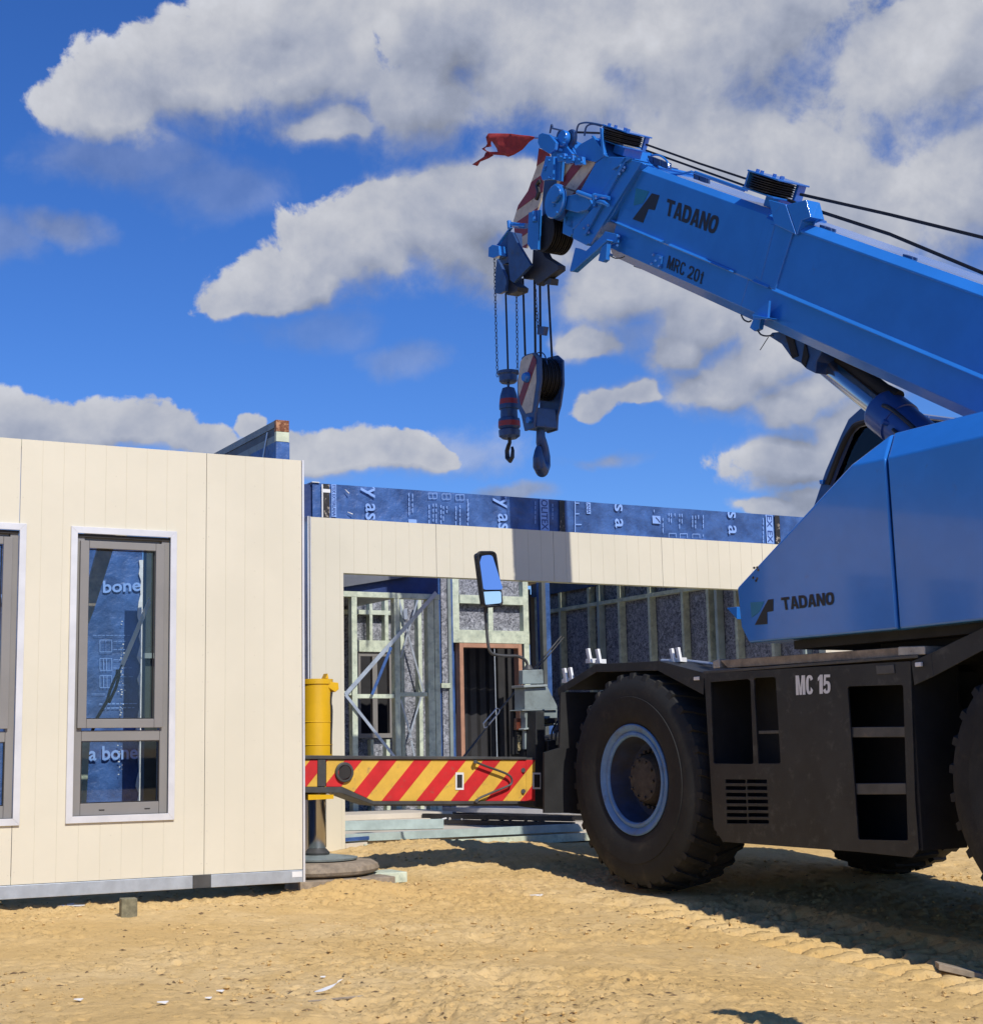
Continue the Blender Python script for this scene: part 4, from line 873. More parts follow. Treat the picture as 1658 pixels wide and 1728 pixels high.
# wheels
def wheel(c, k, inward):
    ax = -cn*inward; o = WC(c, k, .74); R_ = .752
    hub = MB(); hub.lathe(o, ax, [(.105, .001), (.105, .10), (.115, .145), (.15, .165), (.22, .175), (.225, .205), (.25, .21), (.262, .28)], 40)
    for i in range(24):
        a = 2*math.pi*i/24; t = ax.orthogonal().normalized(); w = ax.cross(t); d = (t*math.cos(a)+w*math.sin(a)); p = o+ax*.225+d*.192; hub.cyl(p, p-ax*.05, .012, n=8)
    for i in range(10):
        a = 2*math.pi*i/10; d = (t*math.cos(a)+w*math.sin(a)); p = o+ax*.110+d*.125; hub.cyl(p, p-ax*.014, .010, n=6)
    h = hub.build('wheel', M_HUB, crane)
    rim = MB(); rim.lathe(o, ax, [(.045, .372), (.030, .376), (.022, .368), (.026, .356), (.040, .330), (.046, .326), (.046, .322), (.036, .318), (.034, .300), (.042, .290), (.050, .288)], 72)
    rim.build('rim', M_RIM, h, root=crane)
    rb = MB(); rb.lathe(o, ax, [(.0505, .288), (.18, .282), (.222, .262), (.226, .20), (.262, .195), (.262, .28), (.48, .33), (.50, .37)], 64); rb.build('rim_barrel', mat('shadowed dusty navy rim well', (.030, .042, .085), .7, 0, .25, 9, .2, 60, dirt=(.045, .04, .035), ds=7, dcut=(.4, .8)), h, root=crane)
    ty = MB(); ty.lathe(o, ax, [(.05, .362), (.030, .39), (.012, .43), (.002, .50), (.0, .56), (.006, .562), (.006, .61), (.016, .66), (.045, .700), (.10, .718), (.26, .724), (.42, .718), (.475, .700), (.504, .66), (.52, .58), (.52, .50), (.51, .43), (.48, .37)], 96, close=True)
    t = ax.orthogonal().normalized(); w = ax.cross(t); nl = 30
    rad = lambda a: t*math.cos(a)+w*math.sin(a)
    for i in range(nl):
        for side in (0, 1):
            a0 = 2*math.pi*(i+.5*side)/nl; da = .075; sk = .10
            f = (lambda x: x) if side == 0 else (lambda x: .52-x)
            q = []
            for (x, r_, aa) in ((f(.022), .655, a0), (f(.255), .715, a0+sk), (f(.255), .715, a0+sk+da), (f(.022), .655, a0+da), (f(.040), .722, a0+.008), (f(.255), R_, a0+sk), (f(.255), R_, a0+sk+da*.85), (f(.040), .722, a0+da*.85)):
                q.append(o+ax*x+rad(aa)*r_)
            ty.hexa(q)
    ty.build('tyre', M_RUB, h, root=crane)
    return h
wheel(8.37, KN-.01, 1)
wheel(8.37, KN+2.62, -1); wheel(4.93, KN, 1); wheel(4.93, KN+2.62, -1)
# lettering on the carrier
b = MB(); stencil(b, 'MC 15', [C3(1343, 1173, KPn), C3(1401, 1170, KPn), C3(1401, 1138, KPn), C3(1342, 1140, KPn)], .36, .15, .10, {'M': 1.3, '1': .62, ' ': .35}, lift=cn*.003); b.build('lettering', M_WHT, crane, smooth=False)
# dark front bulkhead of the carrier, hoses and brackets beside the front tyre
CB = 9.60                      # plane of the outrigger box
b = MB(); b.xp([(946, 1168), (1030, 1168), (1030, 1372), (918, 1372), (918, 1270), (944, 1262)], 9.19, 9.21); b.build('front_bulkhead', M_DARK, crane)
b = MB(); b.xp([(905, 1362), (905, 1250), (1000, 1230), (1000, 1375)], CB+.12, CB+.40); b.build('outrigger_box', M_DARK, crane, .01)
b = MB(); b.xp([(902, 1362), (904, 1200), (918, 1200), (921, 1362)], CB+.0, CB+.13); b.xp([(922, 1280), (948, 1282), (948, 1356), (922, 1357)], CB+.02, CB+.12); b.xp([(924, 1250), (938, 1248), (938, 1272), (924, 1272)], CB-.02, CB+.05)
b.xp([(927, 1290), (934, 1290), (934, 1310), (927, 1310)], CB-.01, CB+.019); b.build('bracket', M_BLK, crane, .004)
def X3(x, y, c): return WC(c, *px_(x, y, c))
b = MB()
for pts in ([(930, 1250), (931, 1235), (936, 1224), (941, 1215)], [(937, 1250), (938, 1238), (943, 1228)], [(930, 1272), (930, 1284)], [(936, 1272), (937, 1284)]): b.tube([X3(x, y, CB-.02) for x, y in pts], .007, sub=4)
b.build('hydraulic_hose', M_BLKM, crane)
# grey-green stack carrying the mirror at the front corner
CG = 9.75
def ZM(x, y): return (850+x/6.17, 1100+y/6.17)
b = MB()
b.xp([ZM(196, 190), ZM(408, 182), ZM(415, 332), ZM(196, 336)], CG, CG+.06)
b.xp([ZM(216, 372), ZM(455, 362), ZM(555, 560), ZM(556, 598), ZM(218, 602)], CG-.03, CG+.12)
b.xp([ZM(216, 606), ZM(556, 606), ZM(556, 690), ZM(455, 690), ZM(452, 744), ZM(225, 800), ZM(225, 690), ZM(216, 685)], CG-.03, CG+.04)
b.xp([ZM(215, 812), ZM(335, 790), ZM(335, 1000), ZM(218, 1018)], CG-.02, CG+.02)
b.build('machinery_housing', M_GREY, crane, .006)
b = MB()
b.xp([ZM(206, 345), ZM(452, 338), ZM(456, 360), ZM(210, 372)], CG-.06, CG+.12); b.xp([ZM(190, 602), ZM(556, 598), ZM(556, 607), ZM(190, 613)], CG-.05, CG+.13); b.xp([ZM(210, 800), ZM(455, 742), ZM(555, 745), ZM(555, 760), ZM(415, 780), ZM(210, 815)], CG-.05, CG+.03)
b.build('housing_flange', mat('pale machine flange', (.30, .34, .33), .5, 0, .12, 7, .15, 60), crane, .003)
b = MB(); b.xp([ZM(130, 690), ZM(202, 690), ZM(202, 812), ZM(130, 812)], CG+.04, CG+.08); b.build('tail_lamp', M_ORG, crane, .006)
b = MB(); b.xp([ZM(145, 862), ZM(184, 862), ZM(184, 955), ZM(148, 955)], CG+.05, CG+.06); b.xp([ZM(145, 960), ZM(184, 960), ZM(184, 1030), ZM(148, 1030)], CG+.05, CG+.06); b.build('data_plate', mat('tan data plate', (.40, .32, .16), .5, dirt=(.05, .04, .03), ds=60, dcut=(.5, .55)), crane)
b = MB(); b.xp([ZM(455, 692), ZM(556, 690), ZM(556, 742), ZM(455, 744)], CG-.10, CG-.0); b.xp([ZM(215, 1020), ZM(335, 1005), ZM(420, 790), ZM(430, 1110), ZM(215, 1090)], CG+.0, CG+.2); b.xp([ZM(92, 618), ZM(125, 618), ZM(125, 1070), ZM(92, 1070)], CG+.1, CG+.14); b.build('bracket', M_DARK, crane, .003)
b = MB(); b.xp([ZM(130, 815), ZM(202, 815), ZM(202, 1060), ZM(130, 1060)], CG+.065, CG+.09); b.build('lamp_bracket', M_DARK, crane)
# mirror on its bent arm
b = MB(); pts = [(817, 1018), (820, 1050), (823, 1085), (827, 1100), (836, 1105), (855, 1107), (870, 1107), (880, 1110), (888, 1117), (890, 1127)]
b.tube([X3(x, y, CG+.05) for x, y in pts], .012, 10, sub=4); b.tube([X3(818, 1000, CG+.05), X3(820, 1035, CG+.05)], .017, 10); b.cyl(X3(891, 1130, CG+.05), X3(891, 1122, CG+.05), .04, .02); b.build('mirror_arm', M_DGR, crane)
def rrect(pts, r, n=5):
    out = []; m = len(pts)
    for i in range(m):
        p = Vector(pts[i]); a = Vector(pts[i-1]); c = Vector(pts[(i+1) % m]); u = (a-p).normalized()*r; w = (c-p).normalized()*r
        for j in range(n+1):
            t = j/n; out.append(tuple((p+u)*(1-t)**2+p*2*t*(1-t)+(p+w)*t**2))
    return out
mo = rrect([(805, 932), (835, 932), (847, 1021), (817, 1024)], 7); mi_ = rrect([(809, 936), (832, 936), (843, 996), (816, 995)], 5); mj = rrect([(816.5, 997.5), (843, 998), (844, 1018), (819, 1020)], 3.5)
b = MB(); b.xp(mo, CG-.04, CG+.02); [b.tube([X3(x, y, CG-.07) for x, y in ml], .011, 8) for ml in (mo+mo[:1],)]; b.tube([X3(815, 996.5, CG-.075), X3(844, 997, CG-.075)], .006); b.build('mirror_housing', M_MIRB, crane, .006)
# mirror faces tilted to the sky so that they pick up blue
def mface(poly, tilt):
    c_ = sum((X3(x, y, CG-.043) for x, y in poly), Vector())/len(poly); pts = []
    for x, y in poly:
        p = X3(x, y, CG-.085); pts.append(p+cd*((p.z-c_.z)*tilt+.42*(p-c_).dot(cn)))
    mb = MB(); mb.prism(pts, cd*.001); return mb.build('mirror_glass', M_MIR, crane, smooth=False)
mface(mi_, .16); mface(mj, -.02)
# outrigger beam with hazard striping
def ZO(x, y): return (500+x/3.316, 1100+y/3.316)
k_l = px_(500, 1300, CB)[0]
prof = [ZO(-40, 585), ZO(1360, 592), ZO(1360, 862), ZO(440, 862), ZO(255, 785), ZO(-40, 785)]
b = MB(); b.xp(prof, CB+.012, CB+.26); bm_ = b.build('outrigger_beam', M_DGR, crane, .004)
b = MB(); b.xp([ZO(-40, 578), ZO(1290, 588), ZO(1290, 603), ZO(-40, 600)], CB-.012, CB+.27); b.xp([ZO(-40, 758), ZO(256, 756), ZO(430, 836), ZO(1290, 836), ZO(1290, 852), ZO(430, 856), ZO(250, 790), ZO(-40, 788)], CB-.014, CB+.27)
b.xp([ZO(120, 602), ZO(166, 602), ZO(166, 754), ZO(120, 754)], CB-.006, CB+.011); b.build('beam_flange', M_DGR, bm_, .004, root=crane)
faces = [[ZO(255.5, 605), ZO(1285, 605), ZO(1285, 834), ZO(430, 834), ZO(255.5, 754)], [ZO(168, 605), ZO(255, 605), ZO(255, 754), ZO(168, 754)], [ZO(-40, 605), ZO(118, 605), ZO(118, 754), ZO(-40, 754)], [ZO(1286, 605), ZO(1362, 605), ZO(1362, 834), ZO(1286, 834)]]
b = MB()
for f in faces: b.xp(f, CB+.004, CB+.0115)
b.build('hazard_plate', M_SYEL, bm_, root=crane, smooth=False)
b = MB()
for i in range(-2, 9):
    x0 = 277+i*193.5; st = [ZO(x0, 600), ZO(x0+97, 600), ZO(x0+97-192, 840), ZO(x0-192, 840)]
    for f in faces:
        q = clip(st, f)
        if len(q) > 2: b.xp(q, CB+.0015, CB+.0035)
b.build('hazard_stripe', M_SRED, bm_, root=crane, smooth=False)
b = MB(); b.xp([ZO(890, 675), ZO(936, 675), ZO(936, 772), ZO(890, 772)], CB-.001, CB+.001); b.xp([ZO(1322, 676), ZO(1366, 676), ZO(1366, 768), ZO(1322, 768)], CB-.001, CB+.001); b.build('pin_hole_border', M_WHT, bm_, root=crane)
b = MB(); b.xp([ZO(899, 687), ZO(928, 687), ZO(928, 760), ZO(899, 760)], CB-.003, CB-.0015); b.xp([ZO(1330, 686), ZO(1362, 686), ZO(1362, 758), ZO(1330, 758)], CB-.003, CB-.0015)
b.cyl(X3(*ZO(266, 672), CB-.012), X3(*ZO(266, 672), CB-.014), .049, n=24); b.build('pin_hole', M_GASK, bm_, root=crane)
b = MB(); b.lathe(X3(*ZO(266, 674), CB-.001), -cd, [(0, .070), (.014, .070), (.018, .065), (.018, .052), (.0, .050)], 32); b.build('hole_ring', M_DGR, bm_, root=crane)
b = MB(); b.tube([X3(*ZO(x, y), CB-.035) for x, y in ((1000, 615), (1060, 640), (1140, 668), (1185, 688), (1203, 708), (1203, 735), (1180, 752), (1100, 785), (1030, 815), (1005, 835))], .0085, 8, sub=3)
for (x, y) in ((1001, 615), (1008, 834)): b.cyl(X3(*ZO(x, y), CB-.045), X3(*ZO(x, y), CB+.0), .014, n=10)
b.build('grab_handle', M_DGR, bm_, root=crane)
b = MB()
for (x, y) in ((1269, 662), (1269, 780)): b.cyl(X3(*ZO(x, y), CB-.010), X3(*ZO(x, y), CB+.003), .017, n=12)
b.build('bolt', M_DGR, bm_, root=crane)
# jack: yellow barrel, chrome rod, ball
jx = 4.435; jc = CB+.13; Jz = lambda z: WC(jc, jx-.0, z)
zt = px_(545, 1145, CB)[1]
jax = px_(534, 1200, CB+.13)[0]
Jz = lambda z: WC(CB+.13, jax, z)
b = MB(); b.lathe(Jz(.72), ZV, [(0, .001), (0, .110), (zt-.72-.04, .110), (zt-.72-.035, .118), (zt-.72, .118), (zt-.72, .001)], 40)
for z in (1.0, 1.16): b.lathe(Jz(z), ZV, [(0, .111), (.004, .114), (.008, .111)], 40)
jk = b.build('jack_cylinder', M_YEL, crane)
b = MB()
for pts in ([(553, 1150), (571, 1152), (572, 1163), (566, 1168), (554, 1160)], [(549, 1145), (553, 1136), (555, 1145)]): b.xp(pts, CB+.03, CB+.10)
b.build('lug', M_YEL, jk, .003, root=crane)
b = MB(); b.tube([X3(559, 1168, CB+.05), X3(557, 1185, CB+.05), X3(559, 1200, CB+.05), X3(557, 1262, CB+.05), X3(557, 1272, CB+.05)], .011, sub=3); b.build('hose', M_BLKM, jk, root=crane)
b = MB(); b.lathe(Jz(.27), ZV, [(0, .001), (0, .05), (.02, .06), (.03, .065), (.47, .065), (.47, .001)], 40); b.build('jack_rod', M_CHR, jk, root=crane)
b = MB(); b.lathe(Jz(.665), ZV, [(0, .001), (0, .10), (.03, .12), (.055, .12), (.055, .001)], 32); b.xp([(520, 1341), (563, 1341), (563, 1348), (520, 1350)], CB+.0, CB+.24); b.build('jack_collar', M_YEL, jk, root=crane)
b = MB(); b.lathe(Jz(.245), ZV, [(0, .001), (0, .085), (.015, .09), (.03, .075), (.045, .06), (.045, .001)], 28); b.build('jack_foot', M_DGR, jk, root=crane)
# rear outrigger, extended like the front one (just outside the picture, its shadow falls into it)
b = MB(); b.cbox(2.97, 3.21, 3.72, 6.9, .58, .9); b.build('outrigger_beam', M_DGR, crane, .01)
b = MB(); o_ = WC(3.09, 3.90, .72); b.lathe(o_, ZV, [(0, .001), (0, .118), (.72, .118), (.73, .128), (.76, .128), (.76, .001)], 32); b.build('jack_cylinder', M_YEL, crane)
b = MB(); b.lathe(WC(3.09, 3.90, -.17), ZV, [(0, .001), (0, .25), (.03, .25), (.05, .065), (.88, .065), (.88, .001)], 32); b.build('jack_rod', M_CHR, crane)
# timber plank and top clutter on the deck
# ---- superstructure
KH = KN-.02
def hood_solid(side, cham, inset, kf):  # side: [(c,z)] outline low..., returns MB
    pass
A = pc(1251, 1086, KH); B = pc(1242, 992, KH); C = pc(1436, 784, KH); S1 = pc(1495, 772, KH); S2 = pc(1514.5, 1062, KH)
INS = .26; S1p = pc(1505, 731, KH+INS); KF = 6.98
slope_top = 0.0
def vv(c, k, z): return WC(c, k, z)
A1 = (A[0]+.0, A[1]+.10); A0 = (A[0]-.06, A[1])
g_ = .006
# front piece
near = [vv(A0[0], KH, A0[1]), vv(A1[0]+.004, KH, A1[1]), vv(B[0], KH, B[1]), vv(C[0], KH, C[1]), vv(S1[0]+g_, KH, S1[1]), vv(S2[0]+g_, KH, S2[1])]
farp = [vv(A0[0], KF, A0[1]), vv(A1[0]+.004, KF, A1[1]), vv(B[0], KF, B[1]), vv(S1p[0]+g_, KF, S1p[1]), vv(S2[0]+g_, KF, S2[1])]
cp_ = vv(S1p[0]+g_, KH+INS, S1p[1])
b = MB(); b.add(near+farp+[cp_], [(0, 1, 2, 3, 4, 5), (0, 6, 7, 1), (1, 7, 8, 2), (2, 8, 9, 11, 3), (3, 11, 4), (4, 11, 9, 10, 5), (5, 10, 6, 0), (6, 10, 9, 8, 7)])
b.build('hood', M_BLUE, crane, .016, seg=3)
ER = 2.55
zr = S1[1]+(pc(1658, 738, KH)[1]-S1[1])*(S1[0]-ER)/(S1[0]-pc(1658, 738, KH)[0])
b = MB(); n_ = [(S2[0]-g_, KH, S2[1]), (S1[0]-g_, KH, S1[1]), (S1p[0]-g_, KH+INS, S1p[1]), (S1p[0]-g_, KF, S1p[1]), (S2[0]-g_, KF, S2[1])]
f_ = [(ER, KH, S2[1]+.03), (ER, KH, S1[1]), (ER, KH+INS, S1p[1]), (ER, KF, S1p[1]), (ER, KF, S2[1]+.03)]
b.add([vv(*p) for p in n_+f_], [(4, 3, 2, 1, 0), (5, 6, 7, 8, 9)]+[(i, (i+1) % 5, 5+(i+1) % 5, 5+i) for i in range(5)])
b.build('engine_cover', M_BLUE, crane, .016, seg=3)
b = MB(); b.cbox(S1[0]-.02, S1[0]+.02, KH+.03, KF-.05, S2[1]+.05, S1[1]-.05); b.cbox(ER+.1, A[0]-.35, KH+.10, 8.5, A[1]-.055, A[1]-.004); b.cbox(ER+.2, A[0]-.9, KH+.25, 8.3, A[1]-.13, A[1]-.056); b.build('turntable_frame', M_DARK, crane)
b = MB(); b.lathe(WC(6.35, 7.43, 1.27), ZV, [(0, .6), (.04, .68), (.19, .68), (.19, .3)], 40); b.build('slew_ring', M_DARK, crane)
b = MB(); b.cp([Z2(150, 1415), Z2(208, 1408), Z2(208, 1478)], KH+.2, KH+.5); b.build('front_bracket', M_BLUE, crane, .002)
b = MB()
for (x, y) in ((305, 1190), (322, 1188), (328, 1202), (300, 1245), (322, 1250), (316, 1262)): b.cyl(C3(*Z2(x, y), KH-.001), C3(*Z2(x, y), KH-.004), .008, n=8)
b.build('latch_hole', M_GASK, crane)
def logo(name, black, teal, k):
    b = MB(); b.cp(black, k-.003, k-.0012); b.build(name, M_INK, crane, smooth=False)
    b = MB(); b.cp(teal, k-.003, k-.0012); b.build('teal_emblem', M_TEAL, crane, smooth=False)
logo('emblem', [Z2(*p) for p in ((382, 1368), (411, 1365), (411, 1432), (376, 1438), (378, 1505), (308, 1510))], [Z2(*p) for p in ((283, 1384), (360, 1378), (330, 1440), (290, 1468))], KH)
b = MB(); stencil(b, 'TADANO', [C3(*Z2(466, 1428), KH), C3(*Z2(755, 1396), KH), C3(*Z2(753, 1324), KH), C3(*Z2(456, 1357), KH)], .31, .22, .06, lift=cn*.003); b.build('lettering', M_INK, crane, smooth=False)
# body on the far side, below the boom
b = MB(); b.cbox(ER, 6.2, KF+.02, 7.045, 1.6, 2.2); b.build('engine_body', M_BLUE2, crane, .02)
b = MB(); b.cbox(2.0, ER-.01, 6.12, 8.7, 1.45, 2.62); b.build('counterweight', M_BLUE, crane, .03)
# cab
KCb = 7.92
b = MB()
band = [Z2(*p) for p in ((560, 1000), (640, 830), (700, 650), (790, 440), (830, 355), (905, 288), (1060, 300), (1240, 330), (1240, 372), (1060, 352), (985, 372), (880, 398), (850, 430), (740, 700), (700, 1000))]
def cpk(b, pts, k_src, k0, k1): # outline measured on plane k_src placed at k0..k1
    q = [pc(x, y, k_src) for x, y in pts]; return b.prism([WC(c, k0, z) for c, z in q], -cn*(k1-k0))
cpk(b, band, KCb, KCb, KCb+.07); cpk(b, band, KCb, KCb+.66, KCb+.72)
q = [pc(*Z2(*p), KCb) for p in ((830, 355), (905, 288), (1060, 300), (1240, 330))]
for i in range(3): b.hexa([WC(q[i][0], KCb+.071, q[i][1]-.03), WC(q[i+1][0], KCb+.071, q[i+1][1]-.03), WC(q[i+1][0], KCb+.659, q[i+1][1]-.03), WC(q[i][0], KCb+.659, q[i][1]-.03), WC(q[i][0], KCb+.071, q[i][1]-.002), WC(q[i+1][0], KCb+.071, q[i+1][1]-.002), WC(q[i+1][0], KCb+.659, q[i+1][1]-.002), WC(q[i][0], KCb+.659, q[i][1]-.002)])
cb = b.build('cab', mat('navy cab paint', (.02, .06, .2), .3, coat=.4), crane, .012)
b = MB(); cpk(b, [Z2(*p) for p in ((740, 702), (850, 432), (882, 400), (986, 374), (1060, 356), (1060, 700), (900, 1000), (700, 1000))], KCb, KCb+.03, KCb+.034); b.build('side_window', M_GLASS, cb, root=crane)
b = MB(); b.tube([C3(*Z2(x, y), KCb-.01) for x, y in ((715, 720), (800, 505), (852, 415), (885, 386), (985, 362))], .022, 8, sub=3); b.build('window_seal', M_GASK, cb, root=crane)
b = MB(); b.cbox(5.2, 7.1, KCb+.01, KCb+.7, 1.6, 2.05); b.cp([Z2(665, 695), Z2(690, 697), Z2(686, 725), Z2(668, 722)], KCb-.03, KCb+.0); b.build('cab_body', M_BLUE, cb, .01, root=crane)

# ---- boom
KB0, KB1 = 7.06, 7.66
o0 = Vector(pc(1349, 374, KB0)); ang = R(30.6); e_ = Vector((math.cos(ang), math.sin(ang))); n_ = Vector((-math.sin(ang), math.cos(ang)))
def S(s, n, k): p = o0+e_*s+n_*n; return WC(p.x, k, p.y)
def sweep(b, prof, s0, s1):     # prof: [(n, k)] closed
    m = len(prof); b.add([S(s0, n, k) for n, k in prof]+[S(s1, n, k) for n, k in prof], [tuple(range(m)), tuple(range(2*m-1, m-1, -1))]+[(i, (i+1) % m, m+(i+1) % m, m+i) for i in range(m)])
def sbox(b, s0, s1, n0, n1, k0, k1): b.hexa([S(s0, n0, k0), S(s1, n0, k0), S(s1, n0, k1), S(s0, n0, k1), S(s0, n1, k0), S(s1, n1, k0), S(s1, n1, k1), S(s0, n1, k1)])
b = MB()
sweep(b, [(-.765, KB0+.07), (-.70, KB0+.022), (-.50, KB0+.018), (-.495, KB0), (-.055, KB0), (0, KB0+.06), (0, KB1-.06), (-.055, KB1), (-.495, KB1), (-.70, KB1-.022), (-.765, KB1-.07)], -3.6, .36)
sweep(b, [(-.765, KB0+.07), (-.70, KB0+.022), (-.50, KB0+.018), (-.495, KB0+.012), (-.035, KB0+.012), (0.01, KB0+.05), (0.01, KB1-.05), (-.035, KB1-.012), (-.495, KB1-.012), (-.70, KB1-.022), (-.765, KB1-.07)], .3605, 2.16)
bo = b.build('boom', M_BLUE, crane, .006)
b = MB()   # proud strips and ledges
def fil(s0, s1, n, d): sweep(b, [(n, KB0+.02), (n, KB0-.002), (n-d, KB0-.002-d*.85), (n-d*1.35, KB0-.002-d*.85), (n-d*1.6, KB0+.02)], s0, s1)
fil(-3.5, .05, -.478, .020); fil(.10, .28, -.478, .016); fil(.52, 1.36, -.478, .013); fil(1.46, 2.24, -.478, .013)
sbox(b, .02, .05, -.489, -.02, KB0-.014, KB0+.01); sweep(b, [(.0, KB0+.06), (-.052, KB0-.012), (-.066, KB0-.012), (-.066, KB0+.04)], -3.5, .055)
b.build('reinforcing_strip', M_BLUE, bo, .003, root=crane)
b = MB(); b.cp([Z3(*p) for p in ((752, 498), (772, 503), (712, 738), (690, 722))], KB0-.004, KB0+.012); b.build('gusset', M_BLUE, bo, .003, root=crane)
b = MB(); b.cp([Z3(*p) for p in ((745, 395), (818, 415), (862, 545), (835, 532), (770, 500))], KB0-.03, KB0+.02); b.cp([Z3(*p) for p in ((822, 417), (905, 395), (925, 470), (885, 485), (866, 545))], KB0-.026, KB0+.10); b.build('bracket', M_BLUE, bo, .004, root=crane)
# lettering
logo('emblem', [Z3(*p) for p in ((250, 368), (282, 377), (262, 440), (235, 435), (212, 494), (168, 478))], [Z3(*p) for p in ((183, 346), (238, 360), (212, 410), (172, 420))], KB0+.012)
b = MB(); kt = KB0+.012; stencil(b, 'TADANO', [C3(1121.5, 362.5, kt), C3(1206, 396, kt), C3(1215, 366, kt), C3(1126, 335, kt)], .31, .22, .06, lift=cn*.003); b.build('lettering', M_INK, bo, root=crane, smooth=False)
b = MB(); kt = KB0+.022; stencil(b, 'MRC 20t', [C3(1124.5, 452.5, kt), C3(1184, 480, kt), C3(1189, 459, kt), C3(1129, 431, kt)], .24, .13, .22, {'M': 1.25, 't': .6, ' ': .3}, lift=cn*.006); b.build('lettering', M_INK, bo, root=crane, smooth=False)
b = MB(); b.cp([Z3(*p) for p in ((252, 620), (293, 635), (285, 688), (240, 670))], KB0+.004, KB0+.02); b.build('cover_plate', M_BLUE, bo, .002, root=crane)
b = MB()
for (x, y) in ((256, 630), (286, 642), (279, 678), (248, 668), (265, 655)): b.cyl(C3(*Z3(x, y), KB0-.006), C3(*Z3(x, y), KB0+.005), .010, n=8)
for (x, y) in ((1190, 410), (1215, 425), (1180, 470), (1205, 445)): b.cyl(C3(*Z1(x, y), KB0-.05), C3(*Z1(x, y), KB0-.02), .011, n=8)
for (x, y) in ((1175, 905), (1165, 970), (960, 830), (930, 850), (965, 880)): b.cyl(C3(*Z1(x, y), KB0-.06), C3(*Z1(x, y), KB0-.02), .010, n=8)
b.build('bolt', M_BLUE, bo, root=crane)
# front collars and telescoped sections
b = MB(); b.cp([Z1(*p) for p in ((1200, 358), (1325, 384), (1330, 396), (1130, 760), (1050, 860), (970, 955), (945, 970), (850, 922), (858, 860), (1000, 700))], KB0-.025, KB1+.025); b.build('boom_collar', M_BLUE, bo, .006, root=crane)
b = MB(); b.cp([Z1(*p) for p in ((1225, 350), (1262, 360), (1240, 376), (1130, 440), (1120, 425))], KB0-.05, KB0-.026); b.cp([Z1(*p) for p in ((1215, 352), (1230, 366), (940, 900), (920, 890))], KB0-.05, KB0-.026); b.cp([Z1(*p) for p in ((1318, 384), (1332, 392), (975, 962), (955, 950))], KB0-.045, KB0-.026)
b.build('collar_rib', M_BLUE, bo, .002, root=crane)
b = MB(); b.cp([Z1(*p) for p in ((1075, 348), (1215, 352), (1205, 362), (1000, 700), (860, 858), (800, 830), (800, 760), (900, 600), (1010, 395))], KB0+.02, KB1-.02); b.build('boom_stage', M_BLUE, bo, .006, root=crane)
KS = KB0+.05
q1 = [Z1(*p) for p in ((745, 395), (1000, 372), (1012, 395), (885, 605), (790, 640), (740, 560))]
b = MB(); b.cp(q1, KS, KB1-.05); st2 = b.build('boom_stage', M_STRW, bo, .004, root=crane)
b = MB()
for pts in (((745, 560), (850, 405), (950, 372), (800, 560), (760, 600)), ((870, 590), (990, 430), (1010, 395), (1012, 400), (885, 606), (850, 612)), ((745, 460), (790, 400), (745, 398))):
    q = clip([Z1(*p) for p in pts], q1)
    if len(q) > 2: b.cp(q, KS-.003, KS-.001)
b.build('warning_stripe', M_STRR, st2, root=crane, smooth=False)
b = MB()   # top bracket
b.cp([Z1(*p) for p in ((868, 300), (905, 262), (995, 212), (1045, 250), (1085, 340), (1015, 388), (920, 372), (880, 340))], KS-.02, KB1-.03); b.cp([Z1(*p) for p in ((1040, 145), (1056, 150), (1070, 330), (1090, 348), (1078, 350), (1052, 330))], KS-.06, KS-.03)
b.cp([Z1(*p) for p in ((980, 205), (992, 200), (1080, 330), (1070, 340))], KS-.05, KS-.022)
b.build('top_bracket', M_BLUE, bo, .004, root=crane)
# head plates
KX = KB1+.0
far_pl = [Z1(*p) for p in ((617, 290), (690, 318), (720, 420), (650, 520), (640, 620), (600, 740), (560, 900), (528, 990), (500, 985), (450, 905), (438, 800), (472, 690), (540, 590), (598, 430))]
def fpl(b, pts, k0, k1): return cpk(b, pts, k0, k0, k1)
b = MB(); fpl(b, far_pl, KX-.10, KX-.08); hp = b.build('boom_head', M_STRW, bo, .002, root=crane)
b = MB()
lo_pl = [Z1(*p) for p in ((617, 290), (690, 318), (720, 420), (650, 520), (598, 430))]
def sclip(st, regs):
    for r in regs:
        q = clip([Z1(*p) for p in st], [Z1(*p) for p in r])
        if len(q) > 2: fpl(b, q, KX-.104, KX-.101)
regs = [((617, 290), (690, 318), (720, 420), (650, 520), (598, 430)), ((598, 430), (650, 520), (640, 620), (540, 590)), ((540, 590), (640, 620), (600, 740), (472, 690)), ((472, 690), (600, 740), (560, 900), (450, 905), (438, 800)), ((450, 905), (560, 900), (528, 990), (500, 985))]
for y0 in (370, 580, 790, 990):
    sclip(((400, y0+190), (400, y0+60), (760, y0-190), (760, y0-70)), regs)
b.build('warning_stripe', M_STRR, hp, root=crane, smooth=False)
b = MB()   # near head plates, links
b.cp([Z1(*p) for p in ((615, 195), (640, 183), (690, 195), (735, 250), (728, 300), (690, 330), (625, 290), (608, 250))], KS-.07, KS-.04)
b.cp([Z1(*p) for p in ((690, 200), (780, 240), (850, 330), (800, 380), (700, 350))], KS+.02, KS+.32)
b.cp([Z1(*p) for p in ((665, 345), (720, 350), (715, 510), (640, 515), (628, 480))], KS-.10, KS-.05)
b.cp([Z1(*p) for p in ((725, 345), (775, 360), (762, 520), (700, 512), (718, 400))], KS-.06, KS-.02)
for (x, y) in ((770, 355), (828, 368), (893, 378)): b.cp([Z1(x-30, y-25), Z1(x+25, y-30), Z1(x+32, y+25), Z1(x-25, y+32)], KS-.085, KS-.05)
